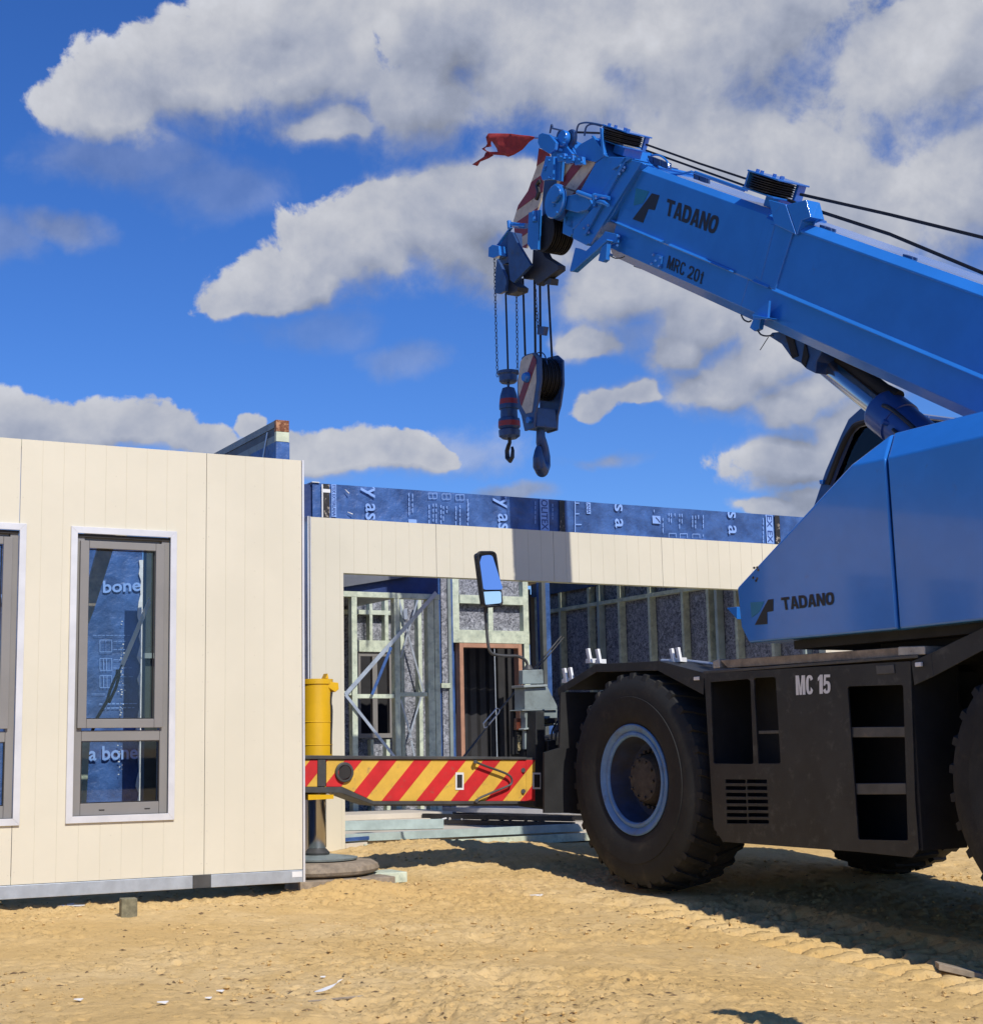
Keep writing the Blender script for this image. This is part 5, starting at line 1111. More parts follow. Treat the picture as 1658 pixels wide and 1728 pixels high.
b.cp([Z1(*p) for p in ((790, 630), (880, 610), (965, 640), (985, 680), (955, 720), (880, 740), (790, 715))], KS-.09, KS+.05)
b.cp([Z1(*p) for p in ((545, 740), (620, 720), (610, 1000), (560, 1000), (535, 960))], KS-.02, KS+.01)
b.cp([Z1(*p) for p in ((790, 770), (860, 760), (850, 890), (830, 910), (780, 885))], KS-.03, KS+.3)
b.build('head_plate', M_BLUE, hp, .004, root=crane)
def disc(b, x, y, r, k0, k1, n=32): p = C3(*Z1(x, y), k0); b.lathe(p, -cn, [(0, .001), (0, r*.93), (.008, r), ((k1-k0)-.008, r), (k1-k0, r*.93), (k1-k0, .001)], n)
b = MB(); disc(b, 720, 660, .150, KS-.14, KS-.10); disc(b, 722, 610, .075, KS-.17, KS-.141); disc(b, 775, 220, .07, KS-.02, KS+.03); disc(b, 745, 600, .04, KS-.20, KS-.171)
b.build('pivot_disc', M_BLUE, hp, root=crane)
b = MB()
for (x, y) in ((715, 600), (735, 640), (715, 690), (735, 740)): disc(b, x, y, .012, KS-.155, KS-.14, 8)
for (x, y) in ((680, 375), (680, 495), (655, 420), (760, 350), (785, 360), (820, 360), (845, 375), (885, 370), (905, 390), (790, 218), (780, 250), (760, 300), (650, 440)): disc(b, x, y, .012, KS-.115, KS-.09, 8)
b.build('bolt', M_BLUE, hp, root=crane)
b = MB(); b.cyl(C3(*Z1(1015, 640), KS-.2), C3(*Z1(1015, 640), KS), .01); b.tube([C3(*Z1(1030, 665), KS-.10), C3(*Z1(1070, 670), KS-.14), C3(*Z1(1100, 690), KS-.16)], [.022, .018, .014], 12); b.tube([C3(*Z1(890, 600), KS-.11), C3(*Z1(1000, 640), KS-.11)], .022, 12)
b.tube([C3(*Z1(1005, 610), KS-.11), C3(*Z1(1010, 700), KS-.11)], .018, 8); b.tube([C3(*Z1(1010, 620), KS-.11), C3(*Z1(1110, 640), KS-.11)], .016, 8)
b.tube([C3(*Z1(425, 825), KS+.1), C3(*Z1(470, 832), KS+.1), C3(*Z1(530, 835), KS+.1)], .026, 14); b.tube([C3(*Z1(408, 800), KS+.08), C3(*Z1(412, 850), KS+.08)], .02, 10)
b.tube([C3(*Z1(585, 735), KS-.08), C3(*Z1(590, 805), KS-.08)], .025, 10); b.build('pin', M_BLUE, hp, root=crane)
b = MB()
hq = pc(*Z1(648, 884), KS+.03)
for i in range(5): b.lathe(WC(hq[0], KS+.03+i*.046, hq[1]), -cn, [(0, .001), (0, .150), (.004, .168), (.012, .168), (.018, .145), (.024, .168), (.034, .168), (.038, .150), (.038, .001)], 40)
b.build('head_sheave', M_ROPE, hp, root=crane)
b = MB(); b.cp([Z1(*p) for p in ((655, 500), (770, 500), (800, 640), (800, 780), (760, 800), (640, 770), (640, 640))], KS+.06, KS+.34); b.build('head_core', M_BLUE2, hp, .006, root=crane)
b = MB()
for i in range(3): disc(b, 830, 225, .085, KS+.04+i*.05, KS+.07+i*.05, 28)
disc(b, 762, 205, .06, KS+.1, KS+.13)
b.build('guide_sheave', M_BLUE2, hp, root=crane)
b = MB(); T = lambda *pts: [C3(*Z1(x, y), KS+.05) for x, y in pts]
for pts in (((875, 250), (878, 190), (892, 130), (920, 115), (965, 112), (1060, 130), (1125, 155)), ((935, 205), (945, 150), (965, 128), (1000, 122), (1050, 135)), ((695, 185), (705, 130), (712, 132), (710, 150)), ((705, 150), (790, 172), (830, 200)), ((850, 175), (870, 240), (880, 260))): b.tube(T(*pts), .008, 8, sub=3)
b.build('guard_rail', M_BLUE2, hp, root=crane)
b = MB(); b.tube([C3(*Z1(x, y), KS+.1) for x, y in ((850, 178), (1040, 185))], .010); b.tube([C3(*Z1(x, y), KS-.12) for x, y in ((735, 545), (800, 568), (890, 598))], .008); b.tube([C3(*Z1(x, y), KS-.12) for x, y in ((735, 560), (770, 585), (775, 620))], .007, sub=3)
b.tube([C3(*Z1(x, y), KS-.02) for x, y in ((600, 650), (615, 600), (605, 550), (625, 520))], .02, sub=3); b.build('cable', M_BLKM, hp, root=crane)
# L brackets under the collar
b = MB(); b.cp([Z1(*p) for p in ((870, 985), (905, 993), (945, 1008), (1060, 900), (1078, 872), (1160, 890), (1165, 950), (1115, 962), (1100, 925), (860, 1152), (835, 1155), (832, 1142))], KB0-.04, KB0-.02)
b.cp([Z1(*p) for p in ((840, 1142), (1090, 925), (1098, 935), (850, 1156))], KB0-.10, KB0-.041); b.cp([Z1(*p) for p in ((1062, 938), (1095, 945), (1085, 1070), (1062, 1088), (1030, 1078))], KB0-.09, KB0-.05); b.cp([Z1(*p) for p in ((1085, 1015), (1118, 1030), (1110, 1046), (1086, 1040))], KB0-.06, KB0-.03)
b.build('rope_guard_bracket', M_BLUE, bo, .004, root=crane)
b = MB(); b.tube([C3(*Z1(x, y), KB0-.03) for x, y in ((1110, 1040), (1150, 1060), (1190, 1058), (1215, 1048))], .005, sub=3)
b.tube([C3(*Z3(x, y), KB0) for x, y in ((630, 885), (640, 905), (660, 915), (672, 910))], .006, sub=3); b.tube([C3(*Z3(x, y), KB0) for x, y in ((700, 950), (712, 968), (735, 975), (765, 972))], .006, sub=3); b.tube([C3(*Z3(745, 980), KB0), C3(*Z3(710, 1035), KB0)], .003); b.build('cable', M_BLKM, bo, root=crane)
b = MB(); b.cp([Z3(*p) for p in ((748, 824), (742, 898), (675, 886))], KB0-.05, KB0-.03); b.cp([Z3(*p) for p in ((675, 884), (742, 896), (738, 904), (680, 902))], KB0-.10, KB0-.0); b.cp([Z3(*p) for p in ((682, 900), (712, 905), (705, 945), (685, 955), (665, 940))], KB0-.02, KB0+.02); b.build('hose_bracket', M_BLUE, bo, .003, root=crane)
b = MB()
for pts in (((172, 660), (205, 672), (200, 690), (172, 680)), ((232, 690), (300, 705), (300, 716), (265, 714), (235, 700))): b.cp([Z3(*p) for p in pts], KB0+.1, KB0+.3)
b.cp([Z3(*p) for p in ((515, 815), (640, 875), (640, 884), (600, 868))], KB0+.1, KB0+.4); b.build('underside_block', M_BLKM, bo, .003, root=crane)
# lift cylinder
KL0 = 7.36
a_ = Vector(pc(1383, 606, KL0)); b_ = Vector(pc(1487, 690, KL0)); dd = (b_-a_).normalized()
L3 = lambda t, r=0: WC((a_+dd*t).x+dd.y*r*-1, KL0, (a_+dd*t).y+dd.x*r)
ln = (b_-a_).length
b = MB(); b.cyl(L3(-.05), L3(ln+.2), .082, n=40); b.build('lift_rod', M_CHR, crane)
b = MB(); b.lathe(L3(ln), (L3(1)-L3(0)), [(0, .085), (0, .135), (.02, .15), (.20, .15), (.205, .138), (1.9, .138), (1.9, .01)], 40); b.cyl(L3(ln+.2, .0)-cn*-.16, L3(ln+.24, .0)-cn*-.10, .02); b.build('lift_cylinder', mat('navy cylinder paint', (.018, .07, .27), .35, coat=.3), crane, .003)
b = MB(); b.tube([L3(ln+.3)+cn*.15, L3(ln+.42)+cn*.17, L3(ln+.8)+cn*.17, L3(ln+1.2)+cn*.16], .012); b.tube([L3(ln+.18)+cn*.13+ZV*.1, L3(ln+.3)+cn*.14+ZV*.13, L3(ln+.6)+cn*.14+ZV*.12], .014, sub=3); b.build('hydraulic_hose', M_BLKM, crane)
b = MB(); KU = KB0+.12
b.cp([Z3(*p) for p in ((760, 960), (812, 955), (905, 995), (985, 1020), (950, 1085), (945, 1135), (905, 1115), (880, 1090), (845, 1072), (800, 1010), (745, 975))], KU, KU+.38); b.build('cylinder_mount', M_BLUE2, bo, .008, root=crane)
b = MB(); b.cp([Z3(*p) for p in ((815, 965), (850, 980), (870, 1060), (845, 1068)) ], KU-.01, KU-.002); b.cp([Z3(*p) for p in ((900, 1000), (915, 1060), (900, 1108), (885, 1085)) ], KU-.01, KU-.002); b.build('mount_recess', M_DARK, bo, root=crane)
b = MB(); b.tube([C3(*Z3(x, y), KB0+.3) for x, y in ((975, 1035), (1100, 1100), (1240, 1205), (1300, 1235))], .045, 12); b.build('telescope_hose_tray', M_DARK, crane)
# sheave boxes on top of the boom and hoist ropes
def sheave_box(s0, s1, n0, n1, k0, k1, name='sheave_box'):
    b = MB(); sbox(b, s0, s1, n1-.012, n1, k0-.01, k1+.01); sbox(b, s0, s1, n0, n0+.012, k0-.01, k1+.01); sbox(b, s1-.02, s1, n0+.0125, n1-.0125, k0, k1); sbox(b, s0+.02, s0+.05, n0+.0125, n1-.0125, k0+.2, k1)
    o = b.build(name, M_BLUE, bo, .003, root=crane); d = MB(); r = (s1-s0)*.44
    for i in range(3):
        c_ = S((s0+s1)/2, n0+.022+(n1-n0-.04)*(i/3+.02), (k0+k1)/2-.03); d.lathe(c_, (S(0, 1, 0)-S(0, 0, 0)), [(0, .01), (0, r), (.006, r), (.012, r*.90), (.018, r), (.024, r), (.024, .01)], 40)
    d.build('guide_sheave', M_ROPE, o, root=crane)
    t = MB()
    for i in range(5): c_ = S(s0+.05+(s1-s0-.1)*i/4, n1, k0+.02+random.random()*.1); t.cyl(c_, c_+(S(0, .02, 0)-S(0, 0, 0)), .014, n=8)
    t.build('bolt', M_BLUE, o, root=crane); return o
def sn(x, y, k): q = Vector(pc(x, y, k))-o0; return q.dot(e_), q.dot(n_)
s_a = sn(1092, 256, KB0+.32); s_b = sn(1015, 218, KB0+.08)
sheave_box(s_a[0], s_b[0], s_a[1]-.01, s_a[1]+.12, KB0+.08, KB0+.32)
s_c = sn(1357, 336, KB0+.26); s_d = sn(1258, 300, KB0-.01)
sheave_box(s_c[0], s_d[0], .09, .225, KB0-.01, KB0+.26)
b = MB(); sbox(b, s_c[0]+.05, s_c[0]+.2, .012, .088, KB0+.08, KB0+.24); sbox(b, s_a[0]+.04, s_a[0]+.2, .012, s_a[1]-.012, KB0+.12, KB0+.3); b.build('sheave_post', M_BLUE, bo, .003, root=crane)
b = MB(); kr = KB0+.12
def rope(b, pts, r=.0085, k=kr): b.tube([C3(x, y, k) for x, y in pts], r, 8)
rope(b, [(1090, 244), (1180, 276), (1262, 303)]); rope(b, [(1090, 254), (1255, 313)]); rope(b, [(1350, 328), (1500, 362), (1658, 401), (1900, 462)], .011); rope(b, [(1290, 320), (1346, 345), (1500, 395), (1658, 461), (1900, 560)], .012)
b.build('hoist_rope', M_ROPE, bo, root=crane)
b = MB(); random.seed(4)   # small fittings and hoses along the top edge
ktp = KB0+.10
for x0 in (1095, 1105, 1118, 1172, 1183, 1385, 1395, 1525, 1532):
    y0 = 268+(x0-1092)*.37 if x0 < 1300 else 373+(x0-1349)*.353
    b.cp([(x0-3, y0-7), (x0+6, y0-4), (x0+6, y0+7), (x0-3, y0+4)], ktp, ktp+.05)
b.build('clamp', M_BLUE2, bo, .002, root=crane)
b = MB(); b.tube([C3(x, y, ktp) for x, y in ((1092, 268), (1100, 280), (1120, 291), (1145, 294), (1165, 290), (1172, 292), (1255, 322))], .009, sub=3); b.tube([C3(x, y, ktp) for x, y in ((1098, 262), (1112, 262), (1125, 272), (1128, 284))], .008, sub=3); b.tube([C3(x, y, ktp) for x, y in ((1172, 290), (1260, 321))], .010); b.build('hose', M_BLUE, bo, root=crane)
# auxiliary head at the very tip
b = MB(); KA0 = KS+.02
b.cp([Z1(*p) for p in ((400, 868), (432, 880), (470, 960), (560, 1108), (500, 1170), (440, 1232), (412, 1210), (405, 1100), (398, 1000))], KA0, KA0+.03)
b.cp([Z1(*p) for p in ((322, 1065), (345, 1100), (385, 1190), (382, 1290), (340, 1310), (310, 1305), (312, 1180))], KA0-.03, KA0)
b.cp([Z1(*p) for p in ((330, 960), (398, 870), (405, 1090), (350, 1110), (320, 1040))], KA0+.06, KA0+.22)
b.build('jib_head', M_BLUE2, hp, .003, root=crane)
b = MB(); b.cp([Z1(*p) for p in ((265, 985), (290, 965), (335, 972), (342, 1040), (300, 1060), (262, 1050))], KA0-.02, KA0+.06); b.cp([Z1(*p) for p in ((318, 968), (330, 960), (420, 845), (412, 840))], KA0+.0, KA0+.03); b.build('chain_bracket', M_BLUE, hp, .004, root=crane)
b = MB(); b.cp([Z1(*p) for p in ((360, 1100), (410, 1110), (430, 1230), (470, 1260), (465, 1290), (395, 1318), (368, 1290))], KA0+.04, KA0+.16)
b.cp([Z1(*p) for p in ((575, 1000), (640, 1010), (660, 1050), (752, 1108), (752, 1140), (650, 1215), (600, 1250), (580, 1205), (510, 1205), (500, 1170), (570, 1105))], KA0+.10, KA0+.18)
b.cp([Z1(*p) for p in ((675, 1190), (705, 1200), (700, 1245), (650, 1240))], KA0+.12, KA0+.2); b.build('rope_guard', mat('dark guard plate', (.035, .042, .06), .5), hp, .004, root=crane)
# hanging ropes
KRp = 7.34
for pts, r, lab in (([(853, 495), (855, 560), (857, 632)], .009, 'wire rope between two thin chains holding the small hook weight'), ([(882, 470), (884, 540), (886, 605)], .010, 'leftmost wire rope fall of the striped hook block'), ([(901, 420), (903, 600)], .011, 'second wire rope fall from the left on the striped hook block, by the thick chain'),
                ([(910, 420), (912, 605)], .011, 'third wire rope fall on the striped hook block, through the small blue block'), ([(922, 420), (926, 510), (931, 605)], .010, 'rightmost slanting wire rope fall of the striped hook block')):
    b = MB(); b.tube([C3(x, y, KRp) for x, y in pts], r, 8); tag(b.build('hanging_rope', M_ROPE), lab, 'rope', 'wire ropes hanging from the boom tip')
def chain(pts, name_label, k, pitch=.034):
    P_ = [C3(x, y, k) for x, y in pts]; b = MB(); L = (P_[-1]-P_[0]).length; n = int(L/pitch); 
    for i in range(n):
        t = (i+.5)/n; ft = t*(len(P_)-1); j = min(int(ft), len(P_)-2); p = P_[j].lerp(P_[j+1], ft-j); ax = (P_[j+1]-P_[j]).normalized(); w = (fd if i % 2 else fn); w = (w-ax*w.dot(ax)).normalized()
        h_ = pitch*.62; q = [p+ax*h_*math.sin(a)*1.0+w*.0105*math.cos(a) for a in [2*math.pi*m/8 for m in range(8)]]
        b.tube(q+[q[0]], .0034, 5)
    return tag(b.build('chain', M_CHAIN), name_label, 'chain', 'chains hanging from the boom tip')
chain([(834, 432), (836, 530), (839, 636)], 'leftmost thin chain hanging from the boom tip to the small hook weight', KRp-.06)
chain([(871, 490), (872, 560), (873, 632)], 'middle thin chain hanging beside the small hook weight', KRp)
chain([(902, 480), (905, 520), (908, 555)], 'short thick chain with blue block hanging among the main ropes', KRp-.05)
b = MB(); b.cp([ZH_(*p) for p in ((520, 618), (568, 620), (556, 682), (515, 676))], KRp-.07, KRp-.02); tag(b.build('stop_weight', M_BLUE2, None, .004), 'small blue block clamped on the ropes above the main hook', 'weight')
# overhaul ball / auxiliary hook
KO = 7.34; ct = pc(*ZH_(320, 1100), KO); sc_ = (C3(*ZH_(320, 1000), KO)-C3(*ZH_(320, 1400), KO)).length/400
def zh(y): return pc(*ZH_(320, y), KO)[1]
aux = thing('hook_weight', 'small blue and red banded hook weight hanging on the left rope', 'hook', WC(ct[0], KO, zh(1560)))
ax0 = lambda y: WC(ct[0], KO, zh(y))
def lat(b, prof, n=28): # prof: (pixel y in zoom, radius px in zoom)
    z0 = zh(prof[0][0]); b.lathe(WC(ct[0], KO, z0), ZV, [(zh(y)-z0, r*sc_) for y, r in prof], n)
b = MB(); lat(b, [(1012, 1), (1012, 50), (1000, 62), (960, 64), (950, 74), (932, 74), (930, 30), (928, 1)]); b.build('top_disc', M_BLUE2, aux)
b = MB(); lat(b, [(1042, 8), (1012, 10)]); lat(b, [(1400, 1), (1402, 50), (1385, 72), (1345, 75), (1340, 62), (1325, 74), (1320, 76)]); lat(b, [(1284, 75), (1265, 72), (1258, 60), (1200, 58), (1196, 66), (1170, 67), (1165, 66)]); lat(b, [(1128, 62), (1100, 58), (1050, 42), (1042, 20), (1040, 1)])
b.build('weight_body', M_BLUE2, aux)
b = MB(); lat(b, [(1320, 76), (1284, 75)]); lat(b, [(1165, 66), (1128, 62)]); b.build('red_band', mat('faded red band', (.28, .03, .03), .5, dirt=(.06, .04, .05), ds=20), aux)
b = MB(); b.tube([ax0(1395), ax0(1430), ax0(1445)+cd*.02, ax0(1480)+cd*.05, ax0(1530)+cd*.045, ax0(1555), ax0(1535)-cd*.04, ax0(1490)-cd*.05, ax0(1465)-cd*.04], [.018, .018, .02, .022, .024, .024, .02, .016, .012], 12, sub=1); b.build('hook', M_BLKM, aux)
# main hook block
KM = 7.24; TK = .24
mh = thing('hook_block', 'large striped hook block with heavy steel hook hanging on the main ropes', 'hook', C3(*ZH_(535, 1620), KM+TK/2))
plp = [ZH_(*p) for p in ((412, 835), (440, 815), (500, 800), (538, 835), (541, 1000), (520, 1150), (500, 1225), (495, 1325), (430, 1346), (408, 1240), (382, 1180), (380, 1000))]
plc = [ZH_(*p) for p in ((398, 850), (430, 820), (500, 800), (535, 835), (538, 1000), (512, 1200), (440, 1228), (400, 1180), (380, 1080), (380, 1000))]
b = MB(); b.cp(plp, KM, KM+.022); b.build('near_side_plate', M_BLUE2, mh, .003)
inner = [ZH_(*p) for p in ((402, 862), (432, 828), (482, 810), (510, 850), (512, 1000), (482, 1215), (440, 1225), (402, 1160), (386, 1060), (386, 1000))]
b = MB(); b.cp(inner, KM-.003, KM-.001); b.build('stripe_ground', M_STRW, mh, smooth=False)
b = MB()
for x0 in (-40, 85, 195):
    q = clip([ZH_(440+x0-60, 1260), ZH_(480+x0-60, 1260), ZH_(640+x0-60, 790), ZH_(600+x0-60, 790)], inner)
    if len(q) > 2: b.cp(q, KM-.006, KM-.0035)
b.build('red_stripe', M_STRR, mh, smooth=False)
b = MB(); q = [pc(x, y, KM) for x, y in plp]; b.prism([WC(c, KM+TK, z) for c, z in q], -cn*.022); b.build('far_side_plate', M_BLUE2, mh, .003)
ctr = ZH_(455, 975)
b = MB()
for i in range(5): b.lathe(C3(*ctr, KM+.03+i*.042)*1+Vector((0, 0, 0)), -cn, [(0, .02), (0, .185), (.010, .185), (.016, .165), (.024, .185), (.034, .185), (.034, .02)], 40)
cc_ = pc(*ctr, KM)
b = MB()
for i in range(5): b.lathe(WC(cc_[0], KM+.028+i*.042, cc_[1]), -cn, [(0, .02), (0, .195), (.010, .195), (.017, .17), (.024, .195), (.034, .195), (.034, .02)], 40)
b.build('sheave', M_ROPE, mh)
b = MB(); b.lathe(WC(cc_[0], KM-.05, cc_[1]), -cn, [(0, .001), (0, .035), (.02, .048), (.05, .05), (.05, .001)], 20); b.lathe(WC(cc_[0]-.02, KM-.03, cc_[1]-.40), -cn, [(0, .001), (0, .03), (.03, .03)], 16); b.lathe(WC(cc_[0], KM+TK+.022, cc_[1]), -cn, [(0, .06), (.06, .06), (.06, .001)], 16); b.build('axle_cap', M_BLUE, mh)
yb = cc_[1]-.27
b = MB(); b.cbox(cc_[0]-.09, cc_[0]+.09, KM+.024, KM+TK-.002, yb-.20, yb-.02); b.build('trunnion', M_BLUE2, mh, .01)
hc = cc_[0]; hz = yb-.20; km = KM+TK/2
b = MB(); pts = [(0, .0), (0, -.07), (-.015, -.11), (-.065, -.16), (-.098, -.235), (-.085, -.32), (-.01, -.375), (.075, -.345), (.105, -.275), (.095, -.21), (.085, -.175)]
hd = (fd*.75+fn*-.66).normalized()
b.tube([WC(hc, km, hz+z)+hd*(-x*.9) for x, z in pts], [.038, .042, .050, .052, .056, .060, .064, .060, .048, .034, .022], 16); b.build('hook', M_BLUE2, mh)
b = MB(); b.tube([WC(hc, km, hz-.13), WC(hc, km, hz-.13)-hd*.04+ZV*-.06, WC(hc, km, hz-.2)-hd*.07], .012); b.build('safety_latch', M_CHAIN, mh)
# rope attachments on the block
b = MB(); b.tube([C3(*ZH_(x, y), KM+.1) for x, y in ((520, 805), (545, 800), (570, 820), (585, 870), (590, 925))], .006, sub=3); b.tube([C3(*ZH_(540, 925), KM+.02), C3(*ZH_(625, 930), KM+TK)], .006); b.build('rope_keeper', M_BLUE2, mh)
# flag
b = MB(); top = [(600, 215), (560, 205), (500, 200), (430, 192), (370, 188), (310, 186), (272, 188), (262, 205), (250, 240), (236, 280)]
flu = [Z1(*p) for p in ((598, 212), (545, 203), (485, 198), (430, 190), (375, 187), (320, 186), (275, 189), (258, 215), (245, 255), (234, 290))]
fll = [Z1(*p) for p in ((585, 224), (548, 246), (500, 300), (450, 338), (408, 352), (372, 340), (330, 338), (290, 338), (262, 320), (246, 318))]
nf = len(flu); m_ = 6; V = []
for i in range(nf):
    for j in range(m_+1):
        t = j/m_; x = flu[i][0]*(1-t)+fll[i][0]*t; y = flu[i][1]*(1-t)+fll[i][1]*t; p = C3(x, y, 7.36); V.append(p-cn*.03*math.sin(i*1.7+j*.9)*(i+1)/nf)
fcs = [(i*(m_+1)+j, (i+1)*(m_+1)+j, (i+1)*(m_+1)+j+1, i*(m_+1)+j+1) for i in range(nf-1) for j in range(m_) if not (i == 6 and j in (2, 3, 4)) and not (i == 7 and j in (3, 4))]
b.add(V, fcs)
tl = [Z1(*p) for p in ((262, 318), (246, 318), (232, 350), (150, 404), (186, 416), (205, 385), (262, 362), (300, 340))]
b.add([C3(x, y, 7.36) for x, y in tl], [(0, 1, 2, 7), (2, 3, 4, 5), (2, 5, 6, 7)])
fl = tag(b.build('flag', M_FLAG), 'tattered red flag streaming from the boom tip', 'flag'); sm = fl.modifiers.new('thickness', 'SOLIDIFY'); sm.thickness = .004
b = MB(); b.tube([C3(*Z1(590, 218), 7.34), C3(*Z1(660, 226), 7.18)], .009); b.build('flag_pin', M_CHR, hp, root=crane)

# ------------------------------------------------------------------ pad, packing and loose bits on the sand
pd = Vector(WC(CB+.13, jax, 0))
def gtop(p): return gz(p)
b = MB(); b.lathe(pd+ZV*.215, ZV, [(0, .001), (0, .28), (.012, .285), (.022, .20), (.03, .14), (.03, .001)], 36); tag(b.build('jack_plate', M_GREY), 'grey steel foot plate under the yellow jack', 'plate')
b = MB(); rs = random.Random(3); pr = []
nn = 40
for j, (dz_, rr_) in enumerate(((0, .36), (.02, .41), (.04, .42), (.07, .41), (.095, .37), (.103, .02))):
    for i in range(nn): a = 2*math.pi*i/nn; r_ = rr_*(1+.03*math.sin(3*a+.5)+.02*math.sin(7*a)); pr.append(pd+ZV*(.11+dz_)+Vector((math.cos(a)*r_, math.sin(a)*r_, 0)))
b.add(pr, [(j*nn+i, j*nn+(i+1) % nn, (j+1)*nn+(i+1) % nn, (j+1)*nn+i) for j in range(5) for i in range(nn)]+[tuple(range(nn))]); tag(b.build('outrigger_pad', M_TIMB), 'round worn brown pad under the jack foot', 'pad')
def blk(c, k, lc, lk, z0, z1, rot, m, name, label, cat):
    o = WC(c, k, 0); d = cd*math.cos(rot)+(-cn)*math.sin(rot); e = -cd*math.sin(rot)+(-cn)*math.cos(rot)
    q = [o-d*lc-e*lk, o+d*lc-e*lk, o+d*lc+e*lk, o-d*lc+e*lk]; return tag(MB().hexa([p+ZV*z0 for p in q]+[p+ZV*z1 for p in q]).build(name, m, None, .006), label, cat)
blk(CB-.20, jax+.02, .12, .36, .03, .108, .0, M_TIMB, 'timber_block', 'dark weathered timber block nearest the camera under the round pad', 'timber')
blk(CB+.10, jax+.26, .14, .36, .035, .109, .05, M_TIM, 'timber_block', 'longer pale timber block under the right side of the round pad', 'timber')
b = MB(); g0 = hit(217, 1550, Vector((0, 0, .03)), ZV); gr = gz(g0)
e1 = (fd*.98+fn*.1).normalized(); e2 = Vector((-e1.y, e1.x, 0)); hw = .046
q = [g0-e1*hw-e2*.03, g0+e1*hw-e2*.03, g0+e1*hw+e2*.05, g0-e1*hw+e2*.05]
tag(MB().hexa([Vector((p.x, p.y, gr-.02)) for p in q]+[Vector((p.x, p.y, gr+.105)) for p in q]).build('timber_peg', mat('old green peg timber', (.19, .17, .10), .85, 0, .3, 25, .4, 90, dirt=(.07, .07, .05), ds=30), None, .004), 'short square timber peg standing in the sand before the left wall', 'peg')
def ongr(x, y, z=0.02):
    for _ in range(6): p = hit(x, y, Vector((0, 0, z)), ZV); z = gz(p)
    return p
def scrap(x, y, pts, label, m=M_LITTER, th=.004, curl=.03, name='litter'):
    o = ongr(x, y); g0_ = gz(o); b = MB(); n = len(pts); V = []
    for (a, c) in pts: V.append(o+Vector((a, c, 0))+ZV*(g0_-o.z+.006+curl*abs(math.sin(a*30+c*20))))
    b.prism(V, ZV*th); return tag(b.build(name, m), label, 'litter', 'white scraps on the sand')
def up(o, b): return o
p0 = ongr(549, 1680); b = MB(); V = []
for i in range(9):
    t = i/8; a = math.pi*(.15+.75*t); w_ = .5*math.sin(math.pi*(.08+.84*t))
    for q_ in (0, 1): V.append(p0+Vector((-math.cos(a)*.055+.02*q_, .03-math.sin(a)*.03+.02*q_, .002+.012*(1-t)+.055*t**2+q_*.035*w_)))
b.add(V, [(2*i, 2*i+2, 2*i+3, 2*i+1) for i in range(8)])
tag(b.build('litter', M_LITTER), 'curled white scrap standing up on the sand in the foreground', 'litter')
for (x, y, s_, lab) in ((275, 1696, .022, 'small white chip on the sand at the lower left'), (133, 1690, .018, 'white crumb on the sand at far lower left'), (372, 1674, .016, 'white crumb left of the curled scrap'), (352, 1688, .014, 'tiny white crumb beside another left of the curled scrap'), (905, 1519, .045, 'flat white film scrap on sand left of the tyre shadow'), (125, 1530, .09, 'pale wet looking film flat on sand under the left wall'), (545, 1652, .012, 'tiny white crumb just behind the curled scrap')):
    scrap(x, y, [(-s_, -s_*.5), (s_*.6, -s_*.7), (s_, s_*.3), (-s_*.2, s_*.8)], lab, curl=.008)
o1, o2 = ongr(520, 1690), ongr(612, 1684); b = MB(); b.tube([Vector((o1.x, o1.y, gz(o1)-.002)), Vector((o2.x, o2.y, gz(o2)+.004))], .006, 6); tag(b.build('stick', M_TIMB), 'thin grey stick half buried in sand by the curled scrap', 'stick')
pa, pb_ = ongr(1580, 1632), ongr(1700, 1660); pa.z -= .008; pb_.z -= .008
beam3('timber_plank', pa, pb_, .10, .032, M_TIMB, 'timber offcut lying in the crane shadow at the lower right edge', 'timber')
# plank on the crane deck
kpl = KPn+.02
b = MB(); b.cp([ZB(660, 166), ZB(1334, 118), ZB(1360, 152), ZB(690, 196)], kpl, kpl+.14); tag(b.build('timber_plank', M_TIMB, None, .004), 'long weathered timber plank lying on the crane deck', 'timber')
b = MB(); b.cp([ZB(1334, 115), ZB(1436, 112), ZB(1438, 145), ZB(1334, 150)], kpl-.01, kpl+.2); b.cp([ZB(632, 168), ZB(657, 162), ZB(660, 196), ZB(634, 198)], kpl-.01, kpl+.1); b.build('deck_fitting', mat('scuffed pale steel', (.42, .40, .36), .5, .3, .2, 12, dirt=(.1, .09, .08), ds=14), crane, .006)
b = MB(); b.tube([C3(*ZB(440, 168), KPn+.3), C3(*ZB(540, 170), KPn+.3), C3(*ZB(640, 182), KPn+.25)], .012); b.build('deck_pipe', M_GALV, crane)
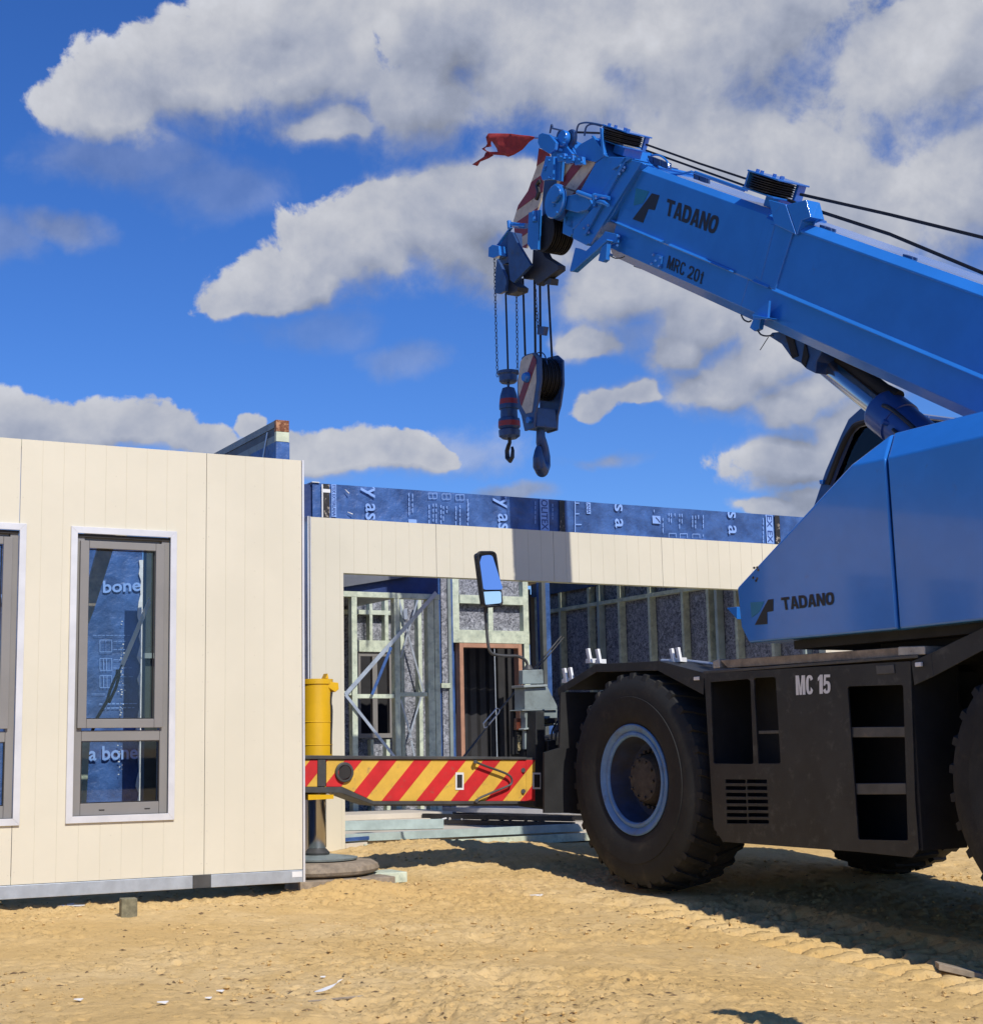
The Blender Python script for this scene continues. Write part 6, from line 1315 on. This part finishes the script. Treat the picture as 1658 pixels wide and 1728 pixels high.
# pebbles and clods: uncountable
rng = np.random.RandomState(2); b = MB()
ico_v = [(1, 0, 0), (-1, 0, 0), (0, 1, 0), (0, -1, 0), (0, 0, 1), (0, 0, -1)]; ico_f = [(0, 2, 4), (2, 1, 4), (1, 3, 4), (3, 0, 4), (2, 0, 5), (1, 2, 5), (3, 1, 5), (0, 3, 5)]
xs = rng.uniform(-3.2, 5.0, 11000); ys = 4.7+rng.rand(11000)**1.3*7.5; msk = fbm(xs, ys, .9, 3, 77) > .42; xs, ys = xs[msk], ys[msk]; zs = gheight(xs, ys)
for x, y, z in zip(xs, ys, zs):
    if -(x*fn.x+y*fn.y) > 11.4: continue
    s_ = .003+.015*rng.rand()**4; sc3 = rng.uniform(.6, 1.4, 3)*s_
    b.add([(x+v[0]*sc3[0]+rng.normal()*s_*.2, y+v[1]*sc3[1]+rng.normal()*s_*.2, z+.3*s_+v[2]*sc3[2]*.7) for v in ico_v], ico_f)
o = b.build('sand_clods', M_SAND, smooth=False); o['kind'] = 'stuff'; o['label'] = 'loose clods and pebbles scattered over the sand'
# dark brown flakes added to stand for shade in small sand pits
rng = np.random.RandomState(8); b = MB(); n_ = 5200
xs = rng.uniform(-3.2, 5.0, n_); ys = 4.7+rng.rand(n_)**1.25*7.2; cl_ = fbm(xs, ys, 1.6, 3, 177); keep = cl_ > .47+.08*rng.rand(n_); xs, ys = xs[keep], ys[keep]
zs = gheight(xs, ys)
for x, y, z in zip(xs, ys, zs):
    if -(x*fn.x+y*fn.y) > 11.3: continue
    a = rng.uniform(0, math.pi); L = .004+.020*rng.rand()**2.5; W_ = L*rng.uniform(.2, .55); H_ = L*.25+.001; z = float(z)+.001
    d = Vector((math.cos(a), math.sin(a), 0)); e = Vector((-d.y, d.x, 0)); o_ = Vector((x, y, z))
    b.add([o_-d*L, o_-e*W_+d*L*.2, o_+d*L, o_+e*W_, o_+ZV*H_], [(0, 1, 4), (1, 2, 4), (2, 3, 4), (3, 0, 4)])
o = b.build('pit_shade_flakes', mat('pit shade brown', (.16, .10, .045), .9, 0, .4, 30), smooth=False); o['kind'] = 'stuff'; o['label'] = 'dark brown flakes standing for the shaded pits in the sand'
